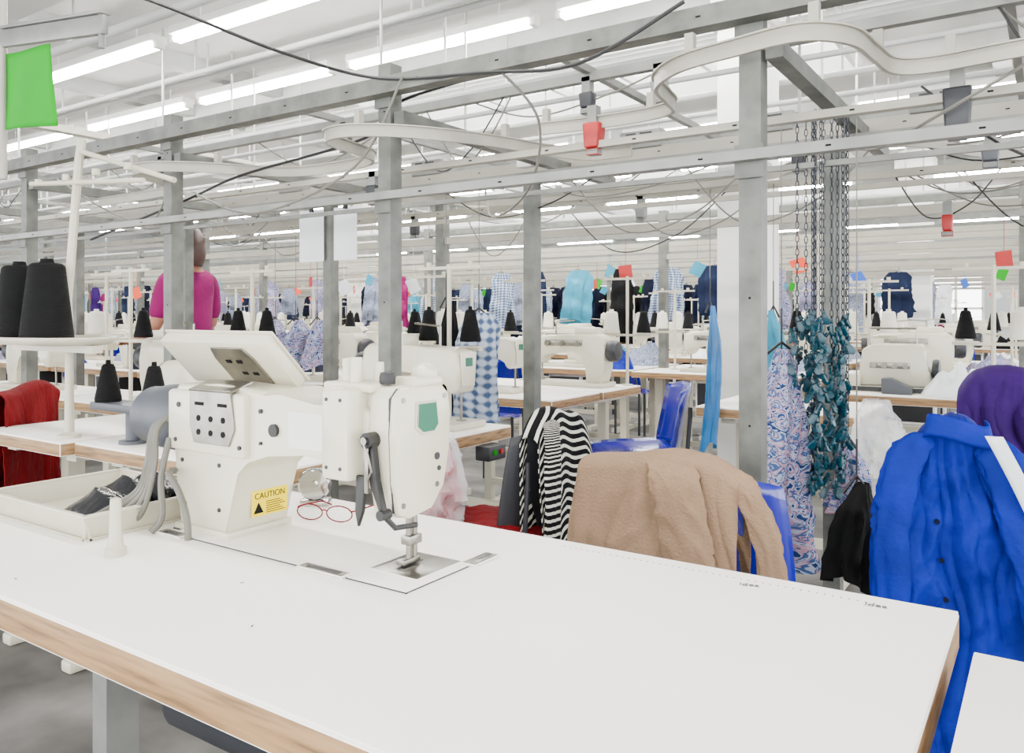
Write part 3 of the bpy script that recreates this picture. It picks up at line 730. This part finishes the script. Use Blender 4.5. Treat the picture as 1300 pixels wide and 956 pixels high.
def drape(name, lab, mt, loc, rz, width, Lf, Lb, rad=.03, seed=0, amp=.02, k=5, flare=.0, nu=130, nv=130, lean=0., edge=.04, skew=0., tp=1., wr=1., drop=.07):
    rr = random.Random(seed); p1, p2, p3 = [rr.random()*6 for _ in range(3)]
    def rdg(x): return 2*abs(math.sin(x))**.6-1
    def f(u, v):
        lf = Lf*(1+edge*3*math.sin(u*5+p1)+edge*math.sin(u*13+p2)); lb = Lb*(1+edge*math.sin(u*6+p3))
        arc = pi*rad; tot = lf+arc+lb; s = v*tot
        if s < lf: y, z, dn = -rad-flare*(lf-s), -(lf-s), lf-s; nx = -1
        elif s < lf+arc:
            a = (s-lf)/rad; y, z, dn = -rad*math.cos(a), rad*math.sin(a), 0; nx = -math.cos(a)
        else: y, z, dn = rad+flare*.4*(s-lf-arc), -(s-lf-arc), s-lf-arc; nx = 1
        g = min(1, dn/.15)
        uw = u+.26*noise.noise((u*2.3+seed, dn*4.5, 1.))+.03*math.sin(5*dn+p1)
        fold = amp*((.25+g)*(rdg(pi*k*uw+p2)*.9+.35*rdg(pi*k*2.2*uw+p3-dn*2)))
        n1 = 1-3.4*abs(noise.noise((u*width*10+seed+dn*5, dn*6-u*1.5, 2.+seed))); n2 = 1-3*abs(noise.noise((u*width*28+seed, dn*20+u*3, 5.)))
        fold += amp*wr*(.55*n1+.2*n2)*(.5+.5*g)
        tw = tp+(1-tp)*min(1., dn/.3)
        x = (u-.5)*width*tw*(1+.08*g*math.sin(p1+dn*5))+.010*math.sin(9*dn+p2)+skew*dn
        z += .010*math.sin(7*u+p2)-drop*abs(2*u-1)**5
        y2 = y+(amp*1.2+fold)*nx
        z += fold*.5*(1-abs(nx))
        return Vector((x, y2+lean*dn, z))
    m = M(); m.grid(f, nu, nv, width, Lf+Lb+.1)
    o = thing(name, lab, 'garment', m.done(name, mt, 80), loc, rz); solid(o, .003); return o
def sleeve(root, pts, r0, r1, mt, name='sleeve', seed=1, flat=.4):
    sp = smooth_path(pts, 14); n = len(sp); m = M()
    def f(u, v):
        i = min(n-1, int(v*(n-1)+.5)); p = sp[i]; r = (r0+(r1-r0)*v)*min(1, .3+6*v)
        a = 2*pi*u; w = 1+.2*(1-3*abs(noise.noise((math.cos(a)*1.5+seed, math.sin(a)*1.5+v*2, v*7))))+.08*noise.noise((a, v*25, seed))
        return p+Vector((r*w*math.cos(a), r*w*flat*math.sin(a), 0))
    m.grid(f, 40, n-1, r0*6, 1, closed=True)
    return part(root, name, m.done(name, mt, 80))
tj = drape('jacket', 'tan fleece jacket draped over the back of a blue chair', m_tan, (-.70, 1.615, .838), .05, .355, .42, .3, .026, 3, .009, 2.6, .04, edge=.015, drop=.025, wr=1.)
sleeve(tj, [(.03, -.03, .02), (.05, -.060, -.02), (.075, -.070, -.12), (.10, -.072, -.25), (.11, -.075, -.40)], .050, .048, m_tan, seed=4, flat=.25)
sleeve(tj, [(.15, .0, .01), (.19, -.025, -.03), (.235, -.045, -.12), (.25, -.05, -.25), (.262, -.055, -.40)], .028, .026, m_tan, seed=6, flat=.4)
sj = drape('striped_knit', 'black and white striped knit draped over a chair back', m_stripe, (-1.265, 2.13, .85), 1.45, .26, .54, .42, .022, 8, .008, 2.1, .02, edge=.03)
sleeve(sj, [(-.07, -.03, .0), (-.085, -.05, -.12), (-.10, -.06, -.44)], .035, .03, m_stripe, seed=5, flat=.35)
bc = drape('coat', 'royal blue coat draped over a chair back', m_royal, (-.190, 2.16, .885), .2, .30, .70, .45, .030, 14, .012, 2.0, .09, edge=.05, skew=.06, tp=.55, wr=1.7)
sleeve(bc, [(-.08, -.05, .0), (-.12, -.08, -.10), (-.145, -.10, -.24), (-.14, -.12, -.46)], .042, .036, m_royal, seed=7, flat=.35)
sleeve(bc, [(.07, -.05, .0), (.11, -.09, -.15), (.16, -.13, -.38), (.20, -.15, -.64)], .045, .038, m_royal, seed=9, flat=.35)
m = M(); m.grid(lambda u, v: Vector((.062*math.cos(pi*(1.1-1.25*u))*(1+.15*v), -.040-.035*math.sin(pi*u)*(1-.3*v)-.018*v, .035-.050*v+.012*math.sin(pi*u*2))), 20, 6)
o = part(bc, 'collar', m.done('collar', m_royal)); solid(o, .004)
m = M(); m.lathe([(.001, -.002), (.006, -.002), (.006, .002), (.001, .002)], (0, 0, 0), 'y', 12); bt = m.done('button', m_navy)
for i in range(4): part(bc, 'button', bt, (-.045+.008*i, -.075-.012*i, -.20-.085*i))
m = M(); m.grid(lambda u, v: Vector(((u-.5)*.035+.15*v, .02*v, -.34*v+.01*math.sin(v*4))), 3, 16)
o = thing('white_strip', 'long white cloth tape hanging beside a blue coat', 'tape', m.done('strip', m_paper), (-.105, 2.04, .895), .2); solid(o, .003)
drape('purple_garment', 'purple garment heaped over the end of a table', m_purple, (-.12, 3.36, .90), .0, .38, .42, .3, .07, 17, .014, 2.2, tp=.8)
thing('fabric_pile', 'blue patterned cut fabric heaped on a sewing table', 'fabric', piles[0][0], (.05, 4.55, .761), .4, group='fabric piles on the tables')
thing('fabric_pile', 'white fabric in film heaped on a sewing table', 'fabric', piles[2][0], (-.38, 4.55, .761), 1.1, group='fabric piles on the tables')
thing('fabric_pile', 'pink fabric bundle on a table end', 'fabric', piles[6][0], (-1.76, 2.02, .761), 1.1, group='fabric piles on the tables').scale = (.5, .35, .5)
garment(garment_mesh(.12, .08, .28, m_lace, 41, .8), (-.445, 2.36, .70), 'black lace garment hanging behind a blue coat', .4, cordz=1.7)
m = M(); m.grid(lambda u, v: Vector(((u-.5)*.46, (v-.5)*.46, .05*(1-abs(2*u-1)**4)*(1-abs(2*v-1)**4)+.004*math.sin(u*30)*math.sin(v*30))), 30, 30)
thing('seat_cushion', 'red quilted cushion lying on a chair seat', 'cushion', m.done('cush', m_redcloth), (-1.48, 2.05, .478), 1.45)
drape('red_garment', 'dark red garment draped over a chair back', m_redcloth, (-3.24, 1.50, .87), -.9, .40, .55, .4, .025, 23, .006, 3, drop=.02)
def bag(loc, w, d, h, inner, lab):
    r = thing('plastic_bag', lab, 'bag', None, loc)
    rr = random.Random(int(abs(loc[0])*100)); ph = rr.random()*6
    def f(u, v):
        a = 2*pi*u; t = v; e = math.sin(pi*min(1, max(.0, .08+.85*t)))**.6
        k = 1+.10*math.sin(5*a+ph+4*t)+.25*(1-3*abs(noise.noise((math.cos(a)*2+ph, math.sin(a)*2, t*6))))
        return Vector((w/2*e*k*math.cos(a), d/2*e*k*math.sin(a), -h*t))
    m = M(); m.grid(f, 50, 30, closed=True); part(r, 'film', m.done('film', m_film), label='clear crinkled plastic film')
    if inner:
        m = M(); m.grid(lambda u, v: f(u, v)*.8+Vector((0, 0, -h*.1)), 30, 14, closed=True); part(r, 'contents', m.done('contents', inner))
bag((-1.57, 1.93, .80), .15, .13, .36, m_pink, 'clear plastic bag with pink fabric hanging on a table end')
bag((-.52, 3.1, .86), .16, .14, .40, None, 'empty clear plastic bag hanging beside patterned garments')
m = M(); m.bx(-.05, .05, -.03, .03, 0, .05, .005); m.at(1).cyl((-.02, -.03, .028), (-.02, -.036, .028), .009); m.at(2).cyl((.02, -.03, .028), (.02, -.036, .028), .009)
thing('switch_box', 'grey motor switch box with green and red buttons', 'switch', m.done('swb', [m_darkgrey, m_flag, m_red]), (-1.60, 2.25, .665), pi/2)

# ------------------------------------------------------------------ main sewing machine
O = (-1.29, .97, .76)
r = thing('sewing_machine', 'large cream electronic lockstitch machine with tilted control panel', 'sewing machine', None, O)
m = M()
prof = [(-.07, .0), (-.07, .05), (-.078, .10), (-.09, .15), (-.092, .25), (-.075, .272), (.05, .276), (.17, .270), (.21, .258), (.30, .254), (.40, .260), (.42, .25), (.42, .17), (.36, .164), (.27, .169), (.18, .167), (.125, .150), (.095, .125), (.080, .08), (.073, .0)]
m.prism(prof, 'y', -.066, .070, .008, 3)
m.bx(-.088, .135, -.080, .072, .150, .262, .008)
for x, z, q in ((-.05, .05, .004), (.05, .05, .004), (.05, .13, .004), (-.06, .13, .004), (-.05, .235, .005), (-.06, .17, .004), (.125, .17, .004)):
    yy = -.0805 if z > .15 else -.066
    m.at(1).cyl((x, yy-.002, z), (x, yy+.006, z), q, seg=12)
m.at(1).cyl((.20, -.072, .205), (.20, -.064, .205), .011); m.cyl((.165, -.070, .235), (.165, -.064, .235), .004); m.cyl((.165, -.070, .18), (.165, -.064, .18), .003)
m.at(2).bx(.235, .325, -.0678, -.065, .180, .240)
m.at(0).bx(-.078, .082, -.073, .074, 0, .014, .004)
m.at(1).bx(-.0785, .0825, -.0735, .0745, 0, .0015)
part(r, 'body', m.done('body', [m_cream, m_black, m_white]))
m = M(); m.bx(.345, .405, -.10, -.02, .145, .288, .010); m.bx(.35, .40, -.06, .05, .24, .28, .008); m.at(1)
for z in (.165, .27): m.cyl((.36, -.1015, z), (.36, -.099, z), .003, seg=10); m.cyl((.39, -.1015, z), (.39, -.099, z), .003, seg=10)
part(r, 'solenoid_cover', m.done('sc', [m_cream, m_darkgrey]))
m = M()
fp = [(-.066, .275), (-.05, .290), (.045, .290), (.062, .275), (.068, .24), (.064, .18), (.05, .125), (.02, .092), (-.035, .085), (-.058, .095), (-.064, .14), (-.068, .22)]
m.prism(fp, 'x', .418, .458, .006, 3); m.prism([(a*.985, (b-.19)*.985+.19) for a, b in fp], 'x', .460, .473, .004, 2); m.bx(.40, .425, -.055, .05, .14, .28, .004)
m.lathe([(.020, .0), (.024, .01), (.022, .028), (.012, .038), (.003, .04)], (.44, .04, .282)); m.prism([(-.02, .285), (.06, .285), (.055, .30), (-.01, .303)], 'x', .420, .465, .004)
m.at(2).prism([(a*.97, (b-.19)*.97+.19) for a, b in fp], 'x', .456, .462)
m.at(1)
for y, z in ((-.05, .27), (.05, .27), (-.05, .11), (.03, .13)): m.cyl((.471, y, z), (.4745, y, z), .0045, seg=12)
m.at(2).cyl((.471, .03, .175), (.4748, .03, .175), .006); m.cyl((.471, .035, .155), (.4748, .035, .155), .004)
part(r, 'head', m.done('head', [m_cream, m_steel, m_darkgrey]))
m = M(); m.prism([(-.022, .265), (.028, .265), (.034, .225), (.022, .213), (-.008, .213), (-.024, .225)], 'x', .4725, .4755, .0008, 1)
m.at(1).prism([(-.018, .262), (.025, .262), (.030, .227), (.02, .217), (-.007, .217), (-.020, .227)], 'x', .4752, .4768, .0004, 1)
part(r, 'badge', m.done('badge', [m_offwhite, m_green]), label='green shield badge')
TL = Matrix.Rotation(math.radians(-46), 3, 'X')
pc = Vector((0, -.005, .316)); nn = Vector((0, math.sin(math.radians(46)), math.cos(math.radians(46))))
m = M(); m.box(pc, (.31, .118, .026), TL, .005); m.box(pc+nn*.014, (.318, .126, .004), TL, .002)
part(r, 'control_panel', m.done('panel', m_cream), label='cream tilted control panel seen from behind')
m = M()
q = pc-nn*.0150
m.prism([(-.045, .048), (.045, .048), (.055, .02), (.055, -.055), (-.055, -.055), (-.055, .02)], 'z', -.0018, .0018)
for vv in m.bm.verts: vv.co = TL @ Vector((vv.co.x, -vv.co.y, vv.co.z)) + q + Vector((.045, 0, 0))
m.prism([(-.012, .268), (.105, .268), (.115, .20), (.10, .17), (.0, .17), (-.012, .20)], 'y', -.0845, -.081, .001, 1)
m.box((.047, -.062, .272), (.118, .05, .003), Matrix.Rotation(math.radians(18), 3, 'X'))
m.at(1)
for a in (.015, .05, .085):
    for b in (.19, .215): m.cyl((a, -.0855, b), (a, -.084, b), .0055)
m.bx(.005, .03, -.0855, -.084, .238, .244); m.bx(.07, .095, -.0855, -.084, .238, .244)
for a in (-.02, .01):
    m.box(q-nn*.002+Vector((.045+a, -.01, .01)), (.014, .007, .002), TL); m.box(q-nn*.002+Vector((.045+a+.02, .012, -.012)), (.014, .007, .002), TL)
part(r, 'bracket', m.done('bracket', [m_steel, m_ink]), label='worn steel mounting bracket')
m = M(); m.lathe([(.02, -.09), (.055, -.095), (.064, -.12), (.066, -.17), (.064, -.20), (.058, -.22), (.058, -.25), (.045, -.262), (.02, -.268)], (0, 0, .195), 'x', 32); part(r, 'hand_wheel', m.done('hw', m_grey), label='dark grey hand wheel')
m = M(); m.bx(.0785, .0800, -.020, .062, .030, .078); m.at(1)
m.prism([(-.016, .036), (.006, .036), (-.005, .056)], 'x', .0800, .0806)
for i, z in enumerate((.034, .038, .042, .046, .050, .054)): m.bx(.0799, .0804, .012, .056-(i*7 % 3)*.006, z, z+.0014)
st = part(r, 'caution_sticker', m.done('sticker', [m_yellow, m_ink]), (.001, 0, 0), label='yellow caution sticker')
part(st, 'sticker_lettering', text_mesh('CAUTION', .0155, m_ink), (.0803, -.014, .062), (pi/2, 0, pi/2))
m = M(); m.cyl((.44, .0, .012), (.44, 0, .1), .0045, seg=10); m.cyl((.44, 0, .004), (.44, 0, .04), .0012, seg=6); m.cyl((.44, .014, .012), (.44, .014, .1), .005, seg=10)
m.bx(.43, .45, -.008, .022, .035, .05, .002); m.bx(.432, .448, -.02, .02, .006, .014, .001)
part(r, 'needle_bar', m.done('nb', m_steel), label='chrome needle bar and presser foot')
m = M(); m.prism([(.422, .215), (.440, .215), (.446, .15), (.464, .10), (.456, .095), (.436, .14), (.424, .18)], 'y', -.082, -.072, .002); m.cyl((.431, -.088, .21), (.431, -.066, .21), .012); m.cyl((.458, -.086, .10), (.458, -.066, .10), .008)
m.tube([(.458, -.078, .10), (.466, -.06, .078), (.464, -.01, .072)], .0045, 8)
m.prism([(.405, .155), (.425, .155), (.418, .10), (.408, .075), (.402, .10)], 'y', -.082, -.074, .002)
part(r, 'lifting_linkage', m.done('link', m_black), label='black lever linkage')
m = M(); m.tube([(.428, -.092, .21), (.44, -.092, .19), (.445, -.09, .165), (.436, -.09, .15)], .0018, 6); m.cyl((.431, -.093, .21), (.431, -.087, .21), .006); m.bx(.426, .434, -.086, -.083, .13, .20, .001)
part(r, 'tension_spring', m.done('ts', m_steel), label='bright steel spring and lever')
m = M(); m.bx(.32, .425, -.07, -.01, .280, .294, .004); m.cyl((.345, -.035, .29), (.34, -.035, .330), .012, .009); m.cyl((.375, -.05, .29), (.375, -.05, .333), .011, .009); m.cyl((.395, -.02, .29), (.395, -.02, .325), .009, .008)
m.tube([(.33, -.02, .29), (.30, .0, .30), (.26, .0, .254)], .006, 8)
part(r, 'thread_tensioner', m.done('tt', m_cream))
m = M(); m.lathe([(.003, 0), (.012, 0), (.013, .01), (.011, .018), (.003, .020)], (.427, -.035, .292)); part(r, 'tension_knob', m.done('tk', m_black))
m = M(); m.bx(-.05, .52, -.097, .115, 0, .0025, .001); m.at(1); m.bx(.40, .50, -.05, .06, .0025, .0035, .0008)
for a, b, c, d in ((.30, .40, -.108, -.085), (.505, .535, .05, .12), (-.07, .0, -.115, -.09)): m.at(1).bx(a, b, c, d, 0, .005, .002); m.at(2).bx(a+.015, b-.015, c+.006, d-.006, .005, .0055)
m.at(2); m.bx(-.052, .523, -.0990, -.0972, 0, .0015); m.bx(.5202, .5218, -.100, .118, 0, .0015); m.bx(-.052, .523, .1152, .1168, 0, .0015)
m.bx(.41, .43, .02, .024, .0035, .004); m.bx(.44, .446, -.03, .03, .0035, .004); m.bx(.405, .407, -.045, .05, .0035, .0038)
part(r, 'bed_plate', m.done('bed', [m_lam, m_steel, m_darkgrey]), label='flush bed plate with steel throat plate')
m = M()
for i in range(5):
    m.tube(smooth_path([(-.085, -.03-.008*i, .235-.008*i), (-.105-.004*i, -.085, .19), (-.085-.002*i, -.105-.003*i, .13), (-.095-.010*i, -.112, .07), (-.115-.016*i, -.115-.012*i, .03), (-.15-.014*i, -.12-.02*i, .004)], 8), .0052, 8)
m.tube(smooth_path([(-.07, -.075, .11), (-.05, -.10, .11), (-.02, -.10, .08), (.01, -.105, .04), (.015, -.105, .0)], 8), .006, 8)
m.tube(smooth_path([(-.08, -.08, .17), (-.075, -.10, .10), (-.065, -.105, .03), (-.075, -.12, .004)], 8), .006, 8)
part(r, 'cable_bundle', m.done('cables', m_cable), label='grey cable bundle running to the table')

# items on main table
m = M(); L, D2 = .36, .27; m.bx(-L/2, L/2, -D2/2, D2/2, 0, .004); t = .005
for a in (-1, 1):
    m.prism([(a*(D2/2-.012), .0), (a*(D2/2-.012)+a*t, 0), (a*D2/2+a*t, .045), (a*D2/2, .045)], 'x', -L/2, L/2)
    m.prism([(a*(L/2-.012), .0), (a*(L/2-.012)+a*t, 0), (a*L/2+a*t, .045), (a*L/2, .045)], 'y', -D2/2, D2/2)
    m.bx(-L/2-.008, L/2+.008, a*(D2/2+.004)-.005, a*(D2/2+.004)+.005, .042, .048, .002); m.bx(a*(L/2+.004)-.005, a*(L/2+.004)+.005, -D2/2-.008, D2/2+.008, .042, .048, .002)
thing('parts_tray', 'shallow cream plastic tray on the sewing table', 'tray', m.done('tray', m_offwhite), (-1.59, .89, .7605))
m = M(); m.grid(lambda u, v: Vector(((u-.5)*.16*(1+.1*math.sin(9*v)), (v-.5)*.25, .006+.062*(math.sin(pi*u)*math.sin(pi*v))**.6*(1+.2*(1-3*abs(noise.noise((u*2.5, v*5, 1))))))), 50, 50)
thing('black_bag', 'crumpled shiny black plastic bag lying in a tray', 'bag', m.done('bb', mat('shiny_black_film', (.0015, .002, .004), .18, bump=.3, bscale=60)), (-1.52, .92, .766), -.1)
m = M(); m.lathe([(.012, 0), (.017, 0), (.017, .012), (.013, .016), (.0105, .03), (.009, .085), (.0085, .093), (.004, .096)], seg=24)
thing('spool_pin', 'small cream plastic spool pin standing on the table', 'spool pin', m.done('pin', m_offwhite), (-1.294, .7425, .7602))
m = M(); m.lathe([(.01, -.012), (.03, -.012), (.034, -.006), (.034, .006), (.03, .012), (.01, .012)], (0, 0, .045), 'y'); m.cyl((0, -.02, .045), (0, .03, .045), .008); m.bx(-.03, .03, -.01, .03, 0, .012, .003); m.bx(-.008, .008, .015, .025, 0, .05); m.lathe([(.003, 0), (.012, 0), (.012, .02), (.003, .02)], (.03, 0, .06))
thing('bobbin_winder', 'chrome bobbin winder with a round wheel', 'bobbin winder', m.done('bw', m_chrome), (-1.285, 1.17, .7605), .6)
r = thing('eyeglasses', 'red-framed eyeglasses resting open on the table', 'glasses', None, (-1.165, 1.085, .7605), .3)
m = M()
def ring(cx): return [(cx+.026*math.cos(a)*1.05, 0, .018+.015*math.sin(a)) for a in [2*pi*i/24 for i in range(25)]]
m.tube(ring(-.032), .0013, 6, False); m.tube(ring(.032), .0013, 6, False); m.tube([(-.006, 0, .022), (0, -.003, .025), (.006, 0, .022)], .0013, 6)
for s in (-1, 1): m.tube(smooth_path([(s*.058, 0, .024), (s*.064, .02, .023), (s*.06, .09, .016), (s*.055, .125, .002)], 6), .0015, 6)
part(r, 'frame', m.done('fr', m_redcloth))
for s in (-1, 1):
    m = M(); m.lathe([(.001, -.0005), (.024, -.0005), (.024, .0005), (.001, .0005)], (0, 0, 0), 'y'); part(r, 'lens', m.done('lens', m_lens), (s*.032, 0, .018)).scale = (1, 1, .65)

# ------------------------------------------------------------------ person
def skin_obj(root, name, pts, edges, rad, mt, lv=2):
    me = bpy.data.meshes.new(name); me.from_pydata(pts, edges, []); me.materials.append(mt)
    o = bpy.data.objects.new(name, me); COL.objects.link(o)
    if root: o.parent = root
    md = o.modifiers.new('skin', 'SKIN'); md.use_smooth_shade = True
    for i, rr in enumerate(rad): me.skin_vertices[0].data[i].radius = rr if isinstance(rr, tuple) else (rr, rr)
    me.skin_vertices[0].data[0].use_root = True
    subsurf(o, lv); return o
pts = [(0, 0, .93), (0, 0, 1.08), (0, 0, 1.28), (0, .01, 1.40), (0, .015, 1.47), (0, .03, 1.54), (0, .035, 1.62),
       (-.17, 0, 1.36), (-.22, .03, 1.10), (-.18, .22, 1.02), (.17, 0, 1.36), (.22, .03, 1.10), (.18, .22, 1.02),
       (-.09, 0, .86), (-.10, .02, .48), (-.10, -.01, .08), (-.10, .12, .04), (.09, 0, .86), (.10, .02, .48), (.10, -.01, .08), (.10, .12, .04),
       (-.17, .29, 1.01), (.17, .29, 1.01)]
ed = [(0, 1), (1, 2), (2, 3), (3, 4), (4, 5), (5, 6), (3, 7), (7, 8), (8, 9), (3, 10), (10, 11), (11, 12), (0, 13), (13, 14), (14, 15), (15, 16), (0, 17), (17, 18), (18, 19), (19, 20), (9, 21), (12, 22)]
rad = [(.15, .10), (.13, .09), (.15, .10), (.10, .07), .05, .075, .075, .05, .04, .028, .05, .04, .028, .08, .055, .04, .035, .08, .055, .04, .035, .03, .03]
per = skin_obj(None, 'person', pts, ed, rad, m_skin)
per.location = (-4.34, 2.95, 0); per.rotation_euler = (0, 0, 1.75)
per['label'] = 'standing worker with auburn hair in a magenta top'; per['category'] = 'person'
tp = [(0, 0, .90), (0, 0, 1.08), (0, 0, 1.28), (0, .01, 1.39), (-.17, 0, 1.36), (-.22, .03, 1.12), (.17, 0, 1.36), (.22, .03, 1.12)]
skin_obj(per, 'shirt', tp, [(0, 1), (1, 2), (2, 3), (3, 4), (4, 5), (3, 6), (6, 7)], [(.18, .13), (.155, .115), (.175, .12), (.115, .085), .068, .056, .068, .056], m_magenta)
skin_obj(per, 'trousers', [(0, 0, .93), (-.09, 0, .86), (-.10, .02, .48), (-.10, -.01, .10), (.09, 0, .86), (.10, .02, .48), (.10, -.01, .10)], [(0, 1), (1, 2), (2, 3), (0, 4), (4, 5), (5, 6)], [(.165, .115), .10, .075, .06, .10, .075, .06], m_denim)
m = M(); m.grid(lambda u, v: Vector((.095*math.sin(pi*v*.72)*math.cos(2*pi*u), .005+.11*math.sin(pi*v*.72)*math.sin(2*pi*u), 1.605+.12*math.cos(pi*v*.72)-(0.05 if math.sin(2*pi*u) < 0 else -.03)*v*1.5)), 24, 12, closed=True)
part(per, 'hair', m.done('hair', m_hair))
for s in (-1, 1):
    m = M(); m.lathe([(.002, -.008), (.009, -.004), (.010, 0), (.009, .004), (.002, .008)], (0, 0, 0), 'y'); part(per, 'eye', m.done('eye', m_ink), (s*.03, .105, 1.585))
    for h in range(5):
        m = M(); m.tube([(0, 0, 0), (0, .04, -.01), (0, .065-.006*abs(h-2), -.03)], [.009, .008, .006], 8); part(per, 'finger', m.done('fg', m_skin), (s*.17+(h-2)*.015, .30, 1.01))
m = M(); m.prism([(.095, 1.545), (.135, 1.55), (.10, 1.59)], 'x', -.012, .012, .003); part(per, 'nose', m.done('nose', m_skin))
m = M(); m.bx(-.022, .022, .10, .112, 1.522, 1.53, .002); part(per, 'mouth', m.done('mouth', m_pink))

# ------------------------------------------------------------------ camera + world
cam = bpy.data.cameras.new('camera'); co = bpy.data.objects.new('camera', cam); COL.objects.link(co)
co.location = (0, 0, 1.16); co.rotation_euler = (pi/2, 0, math.radians(33.9)); cam.lens = 28.25; cam.sensor_width = 36; cam.shift_y = -.06; cam.clip_start = .02
bpy.context.scene.camera = co
w = bpy.data.worlds.new('sky'); bpy.context.scene.world = w; w.use_nodes = True
bg = w.node_tree.nodes['Background']; bg.inputs['Color'].default_value = (.97, .985, 1, 1); bg.inputs['Strength'].default_value = 9.
